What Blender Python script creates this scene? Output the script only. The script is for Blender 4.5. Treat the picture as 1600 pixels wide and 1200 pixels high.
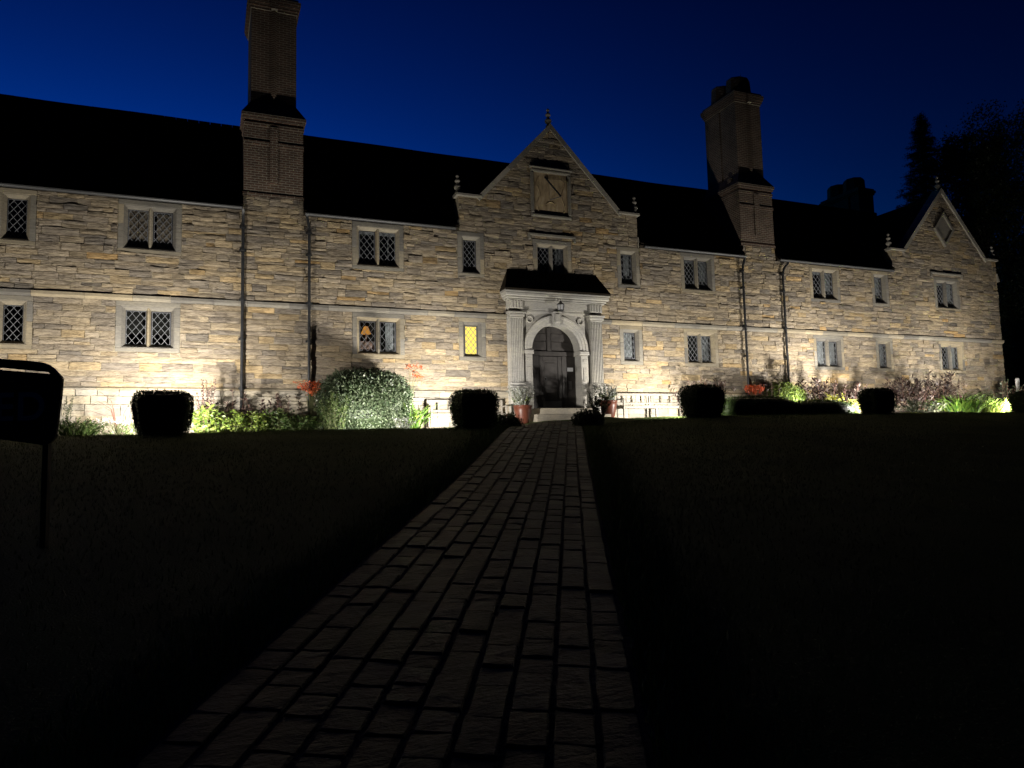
import bpy, math, random
import numpy as np
from mathutils import Vector, noise

# ---------------------------------------------------------------- camera, sky, exposure
sc = bpy.context.scene
for o in list(bpy.data.objects): bpy.data.objects.remove(o)
col = sc.collection
rng = random.Random(7); nrs = np.random.RandomState(7)

YAW, PITCH, ROLL, FPX = 0.39112604, 0.08998228, -0.02350965, 1155.0
CAM = np.array([0.0, -24.0, 1.6])
FWD = np.array([math.sin(YAW)*math.cos(PITCH), math.cos(YAW)*math.cos(PITCH), math.sin(PITCH)])
R0 = np.array([math.cos(YAW), -math.sin(YAW), 0.0]); U0 = np.cross(R0, FWD)
RGT = math.cos(ROLL)*R0 + math.sin(ROLL)*U0
UPV = -math.sin(ROLL)*R0 + math.cos(ROLL)*U0
cd = bpy.data.cameras.new('camera'); cam = bpy.data.objects.new('camera', cd); col.objects.link(cam)
from mathutils import Matrix
cam.matrix_world = Matrix(((RGT[0], UPV[0], -FWD[0], CAM[0]), (RGT[1], UPV[1], -FWD[1], CAM[1]),
                           (RGT[2], UPV[2], -FWD[2], CAM[2]), (0, 0, 0, 1)))
cd.sensor_width = 36; cd.lens = FPX*36/1600; cd.clip_end = 3000; cd.clip_start = .05
sc.camera = cam

w = bpy.data.worlds.new('World'); sc.world = w; w.use_nodes = True
nt = w.node_tree; nt.nodes.clear()
sky = nt.nodes.new('ShaderNodeTexSky'); sky.sky_type = 'NISHITA'; sky.sun_disc = False
sky.sun_elevation = math.radians(-3.0); sky.sun_rotation = math.radians(-8); sky.altitude = 100
sky.air_density = 1.0; sky.dust_density = .3; sky.ozone_density = 4.0
tint = nt.nodes.new('ShaderNodeMix'); tint.data_type = 'RGBA'; tint.blend_type = 'MULTIPLY'; tint.inputs[0].default_value = 1
tint.inputs[7].default_value = (40, 1300, 215, 1)   # scale of the dusk sky after the gamma
bg = nt.nodes.new('ShaderNodeBackground'); bg.inputs[1].default_value = .15
wo = nt.nodes.new('ShaderNodeOutputWorld')
gam = nt.nodes.new('ShaderNodeGamma'); gam.inputs[1].default_value = 2.8
nt.links.new(sky.outputs[0], gam.inputs[0]); nt.links.new(gam.outputs[0], tint.inputs[6]); nt.links.new(tint.outputs[2], bg.inputs[0]); nt.links.new(bg.outputs[0], wo.inputs[0])

sc.view_settings.view_transform = 'Standard'; sc.view_settings.look = 'None'
sc.view_settings.exposure = 0; sc.view_settings.gamma = 1
FLOOD_W = 640.0                       # radiant power of one floodlight

# ---------------------------------------------------------------- helpers
def at(px, py, y):
    "world point where the ray through a photo pixel meets the vertical plane at depth y"
    d = RGT*(px-800)/FPX + UPV*(600-py)/FPX + FWD
    return CAM + d*((y-CAM[1])/d[1])
def proj(p):
    d = np.asarray(p, float) - CAM; k = d @ FWD
    return (800+FPX*(d @ RGT)/k, 600-FPX*(d @ UPV)/k, k)

ORG = {}
def link(o, origin, parent):
    col.objects.link(o); origin = np.asarray(origin, float); ORG[o.name] = origin
    if parent is not None:
        o.parent = parent; o.location = origin - ORG[parent.name]
    else: o.location = origin
    return o
def empty(name, loc, parent=None):
    return link(bpy.data.objects.new(name, None), loc, parent)
def tag(o, label=None, cat=None, group=None, kind=None):
    if label: o['label'] = label
    if cat: o['category'] = cat
    if group: o['group'] = group
    if kind: o['kind'] = kind
    return o

class MB:
    def __init__(s): s.v = []; s.f = []; s.t = []; s.cur = (.5, .5, .5)
    def add(s, vs, fs, t=None):
        n = len(s.v); s.v += [tuple(map(float, q)) for q in vs]
        for f in fs: s.f.append(tuple(n+i for i in f)); s.t.append(t or s.cur)
        return s
    def box(s, x0, x1, y0, y1, z0, z1, t=None):
        return s.add([(x0,y0,z0),(x1,y0,z0),(x1,y1,z0),(x0,y1,z0),(x0,y0,z1),(x1,y0,z1),(x1,y1,z1),(x0,y1,z1)],
                     [(0,3,2,1),(4,5,6,7),(0,1,5,4),(1,2,6,5),(2,3,7,6),(3,0,4,7)], t)
    def bbox(s, x0, x1, y0, y1, z0, z1, b=.01, t=None):
        "box with its front (low y) and side edges chamfered"
        P = []
        for (y, i) in ((y1, 0), (y0+b, 0), (y0, b)):
            P += [(x0+i, y, z0+i), (x1-i, y, z0+i), (x1-i, y, z1-i), (x0+i, y, z1-i)]
        F = [(8, 9, 10, 11), (3, 2, 1, 0)]
        for k in (0, 4):
            for i in range(4):
                j = (i+1) % 4; F.append((k+i, k+j, k+4+j, k+4+i))
        return s.add(P, F, t)
    def prism(s, poly, y0, y1, t=None):
        "polygon in x,z (counter-clockwise seen from -y) extruded from y0 to y1"
        n = len(poly)
        V = [(x, y0, z) for x, z in poly] + [(x, y1, z) for x, z in poly]
        F = [tuple(range(n)), tuple(range(2*n-1, n-1, -1))] + [(i, n+i, n+(i+1) % n, (i+1) % n) for i in range(n)]
        return s.add(V, F, t)
    def tube(s, pts, rad, n=8, t=None, cap=True):
        pts = [np.asarray(p, float) for p in pts]; R = rad if hasattr(rad, '__len__') else [rad]*len(pts)
        V = []; F = []; ref = None
        for i, p in enumerate(pts):
            d = pts[min(i+1, len(pts)-1)] - pts[max(i-1, 0)]; d /= max(np.linalg.norm(d), 1e-9)
            if ref is None or abs(d @ ref) > .95:
                ref = np.array([0, 0, 1.]) if abs(d[2]) < .9 else np.array([1., 0, 0])
            a = np.cross(d, ref); a /= np.linalg.norm(a); b = np.cross(d, a)
            for k in range(n):
                q = 2*math.pi*k/n; V.append(p + R[i]*(math.cos(q)*a + math.sin(q)*b))
        for i in range(len(pts)-1):
            for k in range(n): F.append((i*n+k, i*n+(k+1) % n, (i+1)*n+(k+1) % n, (i+1)*n+k))
        if cap: F += [tuple(range(n)), tuple(range((len(pts)-1)*n+n-1, (len(pts)-1)*n-1, -1))]
        return s.add(V, F, t)
    def lathe(s, c, prof, n=16, t=None):
        "profile [(r, z)] turned about the vertical through c"
        V = []; F = []
        for r, z in prof:
            for k in range(n):
                q = 2*math.pi*k/n; V.append((c[0]+r*math.cos(q), c[1]+r*math.sin(q), c[2]+z))
        for i in range(len(prof)-1):
            for k in range(n): F.append((i*n+k, i*n+(k+1) % n, (i+1)*n+(k+1) % n, (i+1)*n+k))
        F += [tuple(range(n-1, -1, -1)), tuple(range((len(prof)-1)*n, len(prof)*n))]
        return s.add(V, F, t)
    def build(s, name, mat, parent=None, origin=None, smooth=False):
        me = bpy.data.meshes.new(name); A = np.array(s.v)
        if origin is None: origin = ((A[:, 0].min()+A[:, 0].max())/2, (A[:, 1].min()+A[:, 1].max())/2, A[:, 2].min())
        me.from_pydata((A-np.array(origin)).tolist(), [], s.f)
        at_ = me.attributes.new('tint', 'FLOAT_COLOR', 'FACE')
        at_.data.foreach_set('color', np.hstack([np.array(s.t), np.ones((len(s.t), 1))]).ravel())
        me.materials.append(mat)
        if smooth: me.polygons.foreach_set('use_smooth', [True]*len(me.polygons))
        me.update()
        return link(bpy.data.objects.new(name, me), origin, parent)

def fast_mesh(name, V, quads, T, mat, parent=None, origin=(0, 0, 0)):
    "large meshes of quads: V (n,3) in world, quads (m,4), T (m,3)"
    me = bpy.data.meshes.new(name); V = np.asarray(V)-np.asarray(origin); m = len(quads)
    me.vertices.add(len(V)); me.vertices.foreach_set('co', V.astype(np.float32).ravel())
    me.loops.add(m*4); me.loops.foreach_set('vertex_index', np.asarray(quads, np.int32).ravel())
    me.polygons.add(m); me.polygons.foreach_set('loop_start', np.arange(0, m*4, 4, dtype=np.int32))
    me.update(calc_edges=True)
    at_ = me.attributes.new('tint', 'FLOAT_COLOR', 'FACE')
    at_.data.foreach_set('color', np.hstack([T, np.ones((m, 1))]).astype(np.float32).ravel())
    me.materials.append(mat)
    return link(bpy.data.objects.new(name, me), origin, parent)

# ---------------------------------------------------------------- materials
def newmat(name):
    m = bpy.data.materials.new(name); m.use_nodes = True; n = m.node_tree; n.nodes.clear()
    out = n.nodes.new('ShaderNodeOutputMaterial'); b = n.nodes.new('ShaderNodeBsdfPrincipled')
    n.links.new(b.outputs[0], out.inputs[0]); return m, n, b, out
def N(n, t, **k):
    q = n.nodes.new(t)
    for a, v in k.items(): setattr(q, a, v)
    return q
def mixc(n, mode, fac, a, b):
    q = N(n, 'ShaderNodeMix', data_type='RGBA', blend_type=mode)
    for i, v in ((0, fac), (6, a), (7, b)):
        if hasattr(v, 'links'): n.links.new(v, q.inputs[i])
        else: q.inputs[i].default_value = v if i == 0 else (*v, 1)
    return q.outputs[2]
def noise_tex(n, scale, detail=4, sx=(1, 1, 1), rough=.55):
    tc = N(n, 'ShaderNodeNewGeometry'); mp = N(n, 'ShaderNodeMapping'); mp.inputs[3].default_value = sx
    n.links.new(tc.outputs['Position'], mp.inputs[0]); q = N(n, 'ShaderNodeTexNoise')
    q.inputs['Scale'].default_value = scale; q.inputs['Detail'].default_value = detail; q.inputs['Roughness'].default_value = rough
    n.links.new(mp.outputs[0], q.inputs['Vector']); return q.outputs['Fac']
def ramp(n, fac, stops, interp='LINEAR'):
    q = N(n, 'ShaderNodeValToRGB'); cr = q.color_ramp; cr.interpolation = interp
    while len(cr.elements) < len(stops): cr.elements.new(.5)
    for e, (p, c) in zip(cr.elements, stops): e.position = p; e.color = (*c, 1)
    n.links.new(fac, q.inputs[0]); return q.outputs[0]
def bump(n, b, h, strength, dist):
    q = N(n, 'ShaderNodeBump'); q.inputs['Strength'].default_value = strength; q.inputs['Distance'].default_value = dist
    n.links.new(h, q.inputs['Height']); n.links.new(q.outputs[0], b.inputs['Normal'])
def addm(n, a, b_, k=1.0):
    q = N(n, 'ShaderNodeMath', operation='MULTIPLY_ADD'); n.links.new(b_, q.inputs[0]); q.inputs[1].default_value = k; n.links.new(a, q.inputs[2]); return q.outputs[0]

def attr_tint(n):
    a = N(n, 'ShaderNodeAttribute', attribute_name='tint'); s = N(n, 'ShaderNodeSeparateColor'); n.links.new(a.outputs['Color'], s.inputs[0]); return s.outputs

def stone_mat(name, stops, streak=.55, bstr=.8, bdist=.025, val=(.72, 1.25), crack=0, gloss=(.92, .2)):
    m, n, b, _ = newmat(name); t = attr_tint(n)
    c = ramp(n, t[0], stops)
    st = noise_tex(n, 3.0, 5, (.7, 1, 6)); st2 = noise_tex(n, 22, 4, (.5, 1, 2.2), .7); bl = noise_tex(n, 1.1, 3)
    sr = ramp(n, st, [(.3, (.62, .60, .58)), (.5, (1, 1, 1)), (.7, (1.22, 1.18, 1.05))])
    c = mixc(n, 'MULTIPLY', streak, c, sr)
    c = mixc(n, 'MULTIPLY', .55, c, ramp(n, st2, [(.32, (.55, .54, .53)), (.55, (1.0, 1, 1)), (.75, (1.3, 1.27, 1.2))]))
    c = mixc(n, 'MULTIPLY', .5, c, ramp(n, bl, [(.35, (.7, .71, .75)), (.6, (1.1, 1.07, 1.0))]))
    if crack:
        ck = noise_tex(n, 5.5, 6, (.34, 1, 1.9), .6); c = mixc(n, 'MULTIPLY', crack, c, ramp(n, ck, [(.455, (1, 1, 1)), (.49, (.34, .30, .26)), (.51, (.34, .30, .26)), (.545, (1, 1, 1))]))
    vv = ramp(n, t[1], [(0, (val[0],)*3), (1, (val[1],)*3)])
    c = mixc(n, 'MULTIPLY', 1, c, vv)
    n.links.new(c, b.inputs['Base Color']); b.inputs['Roughness'].default_value = gloss[0]; b.inputs['Specular IOR Level'].default_value = gloss[1]
    h = addm(n, noise_tex(n, 9, 6, (.34, 1, 1.6), .68), noise_tex(n, 45, 3, (.6, 1, 1.2)), .35)
    bump(n, b, h, bstr, bdist); return m
def plain(name, c, rough=.6, metal=0, spec=.4, nscale=None, namp=.3, bscale=None, bstr=.4, bdist=.01):
    m, n, b, _ = newmat(name); b.inputs['Roughness'].default_value = rough; b.inputs['Metallic'].default_value = metal; b.inputs['Specular IOR Level'].default_value = spec
    if nscale:
        q = ramp(n, noise_tex(n, nscale, 5), [(.3, tuple(x*(1-namp) for x in c)), (.7, tuple(x*(1+namp) for x in c))]); n.links.new(q, b.inputs['Base Color'])
    else: b.inputs['Base Color'].default_value = (*c, 1)
    if bscale: bump(n, b, noise_tex(n, bscale, 4), bstr, bdist)
    return m
def leaf_mat(name, a, b2, c3=None, trans=.25, rough=.5):
    m, n, b, out = newmat(name); t = attr_tint(n)
    c = ramp(n, t[0], [(0, a), (.6, b2), (1, c3 or b2)])
    c = mixc(n, 'MULTIPLY', 1, c, ramp(n, t[1], [(0, (.6,)*3), (1, (1.3,)*3)]))
    n.links.new(c, b.inputs['Base Color']); b.inputs['Roughness'].default_value = rough; b.inputs['Specular IOR Level'].default_value = .35
    tr = N(n, 'ShaderNodeBsdfTranslucent'); n.links.new(c, tr.inputs[0]); mx = N(n, 'ShaderNodeMixShader'); mx.inputs[0].default_value = trans
    n.links.new(b.outputs[0], mx.inputs[1]); n.links.new(tr.outputs[0], mx.inputs[2]); n.links.new(mx.outputs[0], out.inputs[0]); return m
def emit(name, c, s):
    m, n, b, out = newmat(name); e = N(n, 'ShaderNodeEmission'); e.inputs[0].default_value = (*c, 1); e.inputs[1].default_value = s
    n.links.new(e.outputs[0], out.inputs[0]); return m

M = {}
M['stone'] = stone_mat('sandstone', [(0, (.20, .177, .15)), (.3, (.30, .255, .20)), (.6, (.375, .308, .215)), (.85, (.425, .325, .19)), (1, (.44, .295, .14))], bstr=1.0, bdist=.04, crack=.5)
M['plinth'] = stone_mat('plinth_stone', [(0, (.24, .225, .20)), (.6, (.36, .32, .25)), (1, (.42, .35, .24))], bstr=.6)
M['mortar'] = stone_mat('lime_mortar', [(0, (.36, .315, .225)), (1, (.36, .315, .225))], streak=.3, bstr=.5, bdist=.015)
M['dressed'] = stone_mat('dressed_stone', [(0, (.165, .155, .14)), (.5, (.22, .205, .175)), (1, (.29, .245, .17))], streak=.5, bstr=.35, bdist=.008, val=(.85, 1.15))
M['portal'] = stone_mat('portal_stone', [(0, (.34, .33, .31)), (1, (.46, .445, .41))], streak=.35, bstr=.35, bdist=.01, val=(.85, 1.15))
M['coping'] = stone_mat('coping_stone', [(0, (.28, .265, .23)), (1, (.33, .30, .25))], streak=.3, bstr=.5, bdist=.015)
M['sett'] = stone_mat('path_setts', [(0, (.045, .041, .026)), (1, (.085, .077, .051))], streak=.4, bstr=1.0, bdist=.03, val=(.5, 1.45), gloss=(.55, .17))
M['lead'] = plain('lead_came', (.15, .155, .165), .6, 0, .2)
M['casement'] = plain('casement_iron', (.035, .035, .04), .5, .2)
M['iron'] = plain('cast_iron', (.025, .026, .028), .35, 0, .5, 6, .3, 30, .2, .004)
M['gutter'] = plain('gutter_iron', (.05, .05, .052), .45, 0, .5)
M['oak'] = plain('dark_oak', (.032, .028, .026), .55, 0, .35, 7, .35, 20, .3, .006)
M['void'] = plain('dark_room', (.02, .018, .016), .9)
M['net'] = plain('net_curtain', (.42, .42, .43), .9, nscale=6, namp=.25)
M['brown'] = plain('brown_curtain', (.30, .235, .18), .95, nscale=3, namp=.3)
M['pink'] = plain('pink_curtain', (.42, .27, .22), .95, nscale=9, namp=.35)
M['bench'] = plain('weathered_teak', (.20, .18, .15), .8, nscale=9, namp=.25, bscale=25)
M['pot'] = plain('glazed_terracotta', (.095, .030, .018), .35, 0, .4, 5, .3)
M['metal'] = plain('black_metal', (.02, .02, .02), .4, .3)
M['steel'] = plain('sign_steel', (.10, .10, .10), .35, .8)
M['board'] = plain('sign_board', (.010, .011, .012), .6)
M['letter'] = plain('sign_letters', (.75, .68, .5), .7)
M['paper'] = plain('paper_notice', (.85, .85, .88), .8)
M['plate'] = plain('kick_plate', (.14, .14, .14), .4, .5)
M['soil'] = plain('soil', (.055, .042, .03), .95, nscale=4, namp=.4, bscale=14, bstr=.8, bdist=.03)
M['bark'] = plain('bark', (.05, .04, .03), .9, nscale=5, namp=.3)
M['stem'] = plain('plant_stem', (.09, .10, .04), .7)
M['drystem'] = plain('dry_stem', (.11, .05, .035), .8)
M['post'] = plain('white_post', (.7, .7, .66), .7)
M['lens'] = emit('flood_lens', (1, .95, .85), 4)
M['litwin'] = emit('lit_blind', (1.0, .70, .12), 2.4)
M['shade'] = emit('lampshade', (1.0, .42, .08), .75)

m, n, b, _ = newmat('roof_slates'); M['roof'] = m
q = ramp(n, noise_tex(n, 1.5, 5), [(.3, (.022, .018, .014)), (.7, (.036, .029, .022))]); n.links.new(q, b.inputs['Base Color']); b.inputs['Roughness'].default_value = .95; b.inputs['Specular IOR Level'].default_value = .02
bump(n, b, noise_tex(n, 3, 3, (1, 1, 3)), .5, .05)

m, n, b, _ = newmat('chimney_brick'); M['brick'] = m     # brickwork: a joint grid mapped on x+y, z
tc = N(n, 'ShaderNodeNewGeometry'); sp = N(n, 'ShaderNodeSeparateXYZ'); n.links.new(tc.outputs['Position'], sp.inputs[0])
ad = N(n, 'ShaderNodeMath', operation='ADD'); n.links.new(sp.outputs[0], ad.inputs[0]); n.links.new(sp.outputs[1], ad.inputs[1])
cb = N(n, 'ShaderNodeCombineXYZ'); n.links.new(ad.outputs[0], cb.inputs[0]); n.links.new(sp.outputs[2], cb.inputs[1])
bk = N(n, 'ShaderNodeTexBrick'); n.links.new(cb.outputs[0], bk.inputs['Vector'])
for k, v in (('Scale', 1.0), ('Mortar Size', .012), ('Mortar Smooth', .3), ('Brick Width', .235), ('Row Height', .078)): bk.inputs[k].default_value = v
bk.inputs['Color1'].default_value = (.125, .078, .057, 1); bk.inputs['Color2'].default_value = (.09, .06, .046, 1); bk.inputs['Mortar'].default_value = (.26, .235, .19, 1)
c = mixc(n, 'MULTIPLY', .6, bk.outputs[0], ramp(n, noise_tex(n, 2.2, 5), [(.3, (.5, .5, .5)), (.65, (1.2, 1.15, 1.1))]))
n.links.new(c, b.inputs['Base Color']); b.inputs['Roughness'].default_value = .9; b.inputs['Specular IOR Level'].default_value = .15
iv = N(n, 'ShaderNodeMath', operation='SUBTRACT'); iv.inputs[0].default_value = 1; n.links.new(bk.outputs['Fac'], iv.inputs[1])
bump(n, b, addm(n, iv.outputs[0], noise_tex(n, 14, 4), .5), .9, .02)

m, n, b, _ = newmat('lawn'); M['lawn'] = m
q = ramp(n, addm(n, noise_tex(n, .6, 5), noise_tex(n, 40, 3), .4), [(.45, (.034, .050, .012)), (.75, (.062, .085, .022)), (.95, (.08, .092, .03))])
n.links.new(q, b.inputs['Base Color']); b.inputs['Roughness'].default_value = .95; b.inputs['Specular IOR Level'].default_value = .1
bump(n, b, noise_tex(n, 60, 4), 1, .03)

m, n, b, out = newmat('window_glass'); M['glass'] = m
n.nodes.remove(b); tr = N(n, 'ShaderNodeBsdfTransparent'); gl = N(n, 'ShaderNodeBsdfGlossy'); gl.inputs['Roughness'].default_value = .08
tr.inputs[0].default_value = (.8, .82, .82, 1)
lw = N(n, 'ShaderNodeLayerWeight'); pw_ = N(n, 'ShaderNodeMath', operation='POWER'); n.links.new(lw.outputs['Facing'], pw_.inputs[0]); pw_.inputs[1].default_value = 4; fr = N(n, 'ShaderNodeMath', operation='MULTIPLY_ADD'); n.links.new(pw_.outputs[0], fr.inputs[0]); fr.inputs[1].default_value = .7; fr.inputs[2].default_value = .045; bp = N(n, 'ShaderNodeBump'); bp.inputs['Strength'].default_value = .4; bp.inputs['Distance'].default_value = .01
n.links.new(noise_tex(n, 6, 2), bp.inputs['Height']); n.links.new(bp.outputs[0], gl.inputs['Normal'])
mx = N(n, 'ShaderNodeMixShader'); n.links.new(fr.outputs[0], mx.inputs[0]); n.links.new(tr.outputs[0], mx.inputs[1]); n.links.new(gl.outputs[0], mx.inputs[2]); n.links.new(mx.outputs[0], out.inputs[0])

m, n, b, _ = newmat('sundial_face'); M['dial'] = m
q = ramp(n, noise_tex(n, 2.5, 6, (2.4, 1, .8), .7), [(.3, (.15, .11, .065)), (.5, (.34, .25, .14)), (.7, (.48, .39, .26))]); n.links.new(q, b.inputs['Base Color']); b.inputs['Roughness'].default_value = .9
bump(n, b, noise_tex(n, 7, 5, (2, 1, .8)), .5, .02)

M['privet'] = leaf_mat('dark_hedge_leaves', (.018, .030, .012), (.035, .055, .020))
M['box'] = leaf_mat('box_leaves', (.022, .045, .010), (.05, .085, .018))
M['viburnum'] = leaf_mat('grey_green_leaves', (.035, .058, .030), (.085, .115, .06), (.17, .20, .13), .12, .4)
M['lime'] = leaf_mat('lime_leaves', (.05, .10, .015), (.13, .19, .025), (.20, .24, .05))
M['green'] = leaf_mat('green_leaves', (.03, .07, .015), (.08, .13, .03), (.13, .17, .06))
M['strap'] = leaf_mat('strap_leaves', (.03, .09, .012), (.09, .17, .02), (.15, .22, .04))
M['dull'] = leaf_mat('dull_leaves', (.025, .035, .02), (.06, .075, .04), (.10, .11, .08))
M['purple'] = leaf_mat('purple_leaves', (.028, .014, .014), (.055, .034, .028), (.14, .115, .095))
M['silver'] = leaf_mat('silver_leaves', (.12, .13, .115), (.24, .25, .23), (.34, .35, .33), .1)
M['yellow'] = leaf_mat('yellow_leaves', (.14, .15, .015), (.26, .25, .03), (.32, .30, .06))
M['red'] = leaf_mat('orange_red_petals', (.45, .06, .015), (.65, .12, .04), (.70, .22, .10))
M['pinkfl'] = leaf_mat('pink_petals', (.5, .16, .25), (.6, .3, .36), (.7, .5, .5))
M['white'] = leaf_mat('white_petals', (.5, .45, .5), (.65, .6, .62), (.75, .7, .7))
M['tree'] = leaf_mat('tree_leaves', (.012, .022, .008), (.028, .042, .014))
M['needle'] = leaf_mat('conifer_needles', (.012, .022, .012), (.028, .040, .022))
M['grass'] = leaf_mat('grass_blades', (.040, .062, .012), (.075, .105, .022))

# ---------------------------------------------------------------- ground
CX = [-700, -10, -1, 7, 9.3, 11.4, 12.6, 15, 22, 34, 60, 700]
CZ = [2.1, 2.12, 2.22, 2.30, 2.30, 2.31, 2.46, 2.57, 2.66, 2.66, 2.6, 2.6]
def sst(a, b_, x): t = np.clip((x-a)/(b_-a), 0, 1); return t*t*(3-2*t)
def G(x, y):
    c = np.interp(x, CX, CZ); s = .02+.105*(np.clip(y, -24, -4.1)+24)
    s = s + (c-2.11)*sst(-15, -4.6, y)
    door = np.exp(-((np.asarray(x)-11.4)/1.6)**4)
    dip = (sst(-4.0, -3.75, y)-sst(-3.1, -2.6, y))*(1-np.exp(-((np.asarray(x)-10.6)/2.2)**4))
    return s - .17*dip + (.04*sst(5.6, 8, np.asarray(x))+.16*door)*sst(-4.3, -1.9, y) + .09*sst(-3.4, -1.2, y)*sst(5.6, 8, np.asarray(x))
def axis(lo, a, b_, hi, step):
    out = list(np.arange(a, b_+1e-6, step)); d = step; p = b_
    while p < hi: d *= 1.5; p += d; out.append(p)
    d = step; p = a
    while p > lo: d *= 1.5; p -= d; out.insert(0, p)
    return np.array(out)
gx = axis(-700, -14, 45, 700, .5); gy = axis(-400, -26, 3, 700, .35)
XX, YY = np.meshgrid(gx, gy); ZZ = G(XX, YY)
lump = np.array([[noise.noise(Vector((x*.25, y*.25, 3))) for x in gx] for y in gy])*.03
# ---- the path frame (runs at an angle to the front)
PD = np.array([.4540, .8910]); PN = np.array([.8910, -.4540]); PC = np.array([4.10, -14.28]); PW = 2.08
def path_uv(x, y): return (x-PC[0])*PN[0]+(y-PC[1])*PN[1], (x-PC[0])*PD[0]+(y-PC[1])*PD[1]
uu, vv_ = path_uv(XX, YY)
onpath = np.exp(-(uu/1.5)**6)*(YY < -1.5)
ZZ = ZZ + lump*(1-onpath)*sst(.5, -1.5, YY) - .035*onpath
V = np.stack([XX, YY, ZZ], -1).reshape(-1, 3); nx_ = len(gx)
ii, jj = np.meshgrid(np.arange(len(gy)-1), np.arange(nx_-1), indexing='ij'); a = (ii*nx_+jj).ravel()
Q = np.stack([a, a+1, a+nx_+1, a+nx_], 1)
lawn = fast_mesh('lawn', V, Q, np.full((len(Q), 3), .5), M['lawn']); tag(lawn, 'dark sloping lawn rising to the flower beds', None, None, 'structure')
lawn.data.polygons.foreach_set('use_smooth', [True]*len(Q))

# flower bed soil along the wall
mb = MB()
def strip(mb, x0, x1, y0, y1, dz, st=.6, t=None):
    xs = np.linspace(x0, x1, max(2, int((x1-x0)/st)+1)); ys = np.linspace(y0, y1, 5)
    V = [(x, y, float(G(x, y))+dz+.02*noise.noise(Vector((x*2, y*2, 0)))) for y in ys for x in xs]; k = len(xs)
    mb.add(V, [(j*k+i, j*k+i+1, (j+1)*k+i+1, (j+1)*k+i) for j in range(4) for i in range(k-1)], t)
strip(mb, -9, 6.3, -3.0, -.1, .03); strip(mb, 17.2, 38, -3.0, -.1, .06)
tag(mb.build('flower_bed', M['soil']), 'bare soil of the flower beds along the wall', None, None, 'structure')

# path: dark bed + setts
mb = MB(); L0, L1 = -9.5, 13.6
vs = np.linspace(L0, L1, 70); us = np.linspace(-PW/2-.05, PW/2+.05, 5); P = []
for v in vs:
    for u in us:
        x, y = PC+PN*u+PD*v; y2 = min(y, -1.45); P.append((x, y2, float(G(x, y2))-.008))
mb.add(P, [(i*5+k, i*5+k+1, (i+1)*5+k+1, (i+1)*5+k) for i in range(69) for k in range(4)])
path = mb.build('path', M['soil']); tag(path, 'stone sett path climbing to the doorway', None, None, 'structure')
setts = []; cols = 10; cw = PW/cols
for k in range(cols):
    v = L0+rng.random()*.3
    while v < L1:
        ln = rng.uniform(.20, .40) if rng.random() < .8 else rng.uniform(.4, .52)
        u = -PW/2+cw*(k+.5); x, y = PC+PN*u+PD*(v+ln/2)
        if y < -1.62: setts.append((x, y, cw-rng.uniform(.020, .034), ln-rng.uniform(.006, .014)))
        v += ln
setts.sort(key=lambda s: (s[0]-CAM[0])**2+(s[1]-CAM[1])**2)
def sett_pts(w_, l_, seed):
    r = random.Random(seed); h = .05
    A = []
    for (f, z) in ((1.0, -h), (1.0, -.004), (.93, .006)):
        for sx, sy in ((-1, -1), (0, -1), (1, -1), (1, 0), (1, 1), (0, 1), (-1, 1), (-1, 0)):
            j = 1+r.uniform(-.05, .03)
            A.append((sx*w_/2*(f if sx else 1)*j, sy*(l_/2-(1-f)*w_/2)*j, z+(r.uniform(-.0025, .0025) if z > 0 else 0)))
    A.append((r.uniform(-.02, .02), r.uniform(-.03, .03), .0095+r.uniform(-.002, .003)))
    F = []
    for k in (0, 8):
        for i in range(8): F.append((k+i, k+(i+1) % 8, k+8+(i+1) % 8, k+8+i))
    F += [(16+i, 16+(i+1) % 8, 24) for i in range(8)]
    return A, F
def sett_world(s, i):
    x, y, w_, l_ = s; A, F = sett_pts(w_, l_, i); z = float(G(x, y))+rng.uniform(-.008, .010); tx, ty = rng.uniform(-.02, .02), rng.uniform(-.02, .02)
    out = []
    for (a, b_, c) in A:
        q = PN*a+PD*b_; gz = float(G(x+q[0], y+q[1])-G(x, y)); out.append((x+q[0], y+q[1], z+c+gz+a*tx+b_*ty))
    return out, F, (rng.random(), rng.random(), rng.random())
vis = [s for s in setts if 0 < proj((s[0], s[1], G(s[0], s[1])))[1] < 1260 and -20 < proj((s[0], s[1], G(s[0], s[1])))[0] < 1620]
rest = [s for s in setts if s not in vis]
for i, s in enumerate(vis[:300]):
    mb = MB(); v, f, t = sett_world(s, i); mb.add(v, f, t); mb.build('sett', M['sett'], path)
mb = MB()
for i, s in enumerate(vis[300:]+rest):
    v, f, t = sett_world(s, i+300); mb.add(v, f, t)
tag(mb.build('far_setts', M['sett'], path), kind='stuff')

# grass: tufts over the visible lawn, thick on the crest and the path edges
def blades(n_, X, Y, h0, h1, wd):
    Z = G(X, Y)-.01+np.array([noise.noise(Vector((x*.25, y*.25, 3))) for x, y in zip(X, Y)])*.03*sst(.5, -1.5, Y)
    h = nrs.uniform(h0, h1, n_); a = nrs.uniform(0, 6.28, n_); le = nrs.uniform(0, .6, n_)*h
    dx, dy = np.cos(a)*wd, np.sin(a)*wd; la = nrs.uniform(0, 6.28, n_); lx, ly = np.cos(la)*le, np.sin(la)*le
    P = np.stack([np.stack([X-dx, Y-dy, Z], 1), np.stack([X+dx, Y+dy, Z], 1), np.stack([X+lx+dx*.2, Y+ly+dy*.2, Z+h], 1), np.stack([X+lx-dx*.2, Y+ly-dy*.2, Z+h], 1)], 1)
    return P
def keep(X, Y): u, v = path_uv(X, Y); return (np.abs(u) > PW/2+.02)
Ps = []
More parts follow.
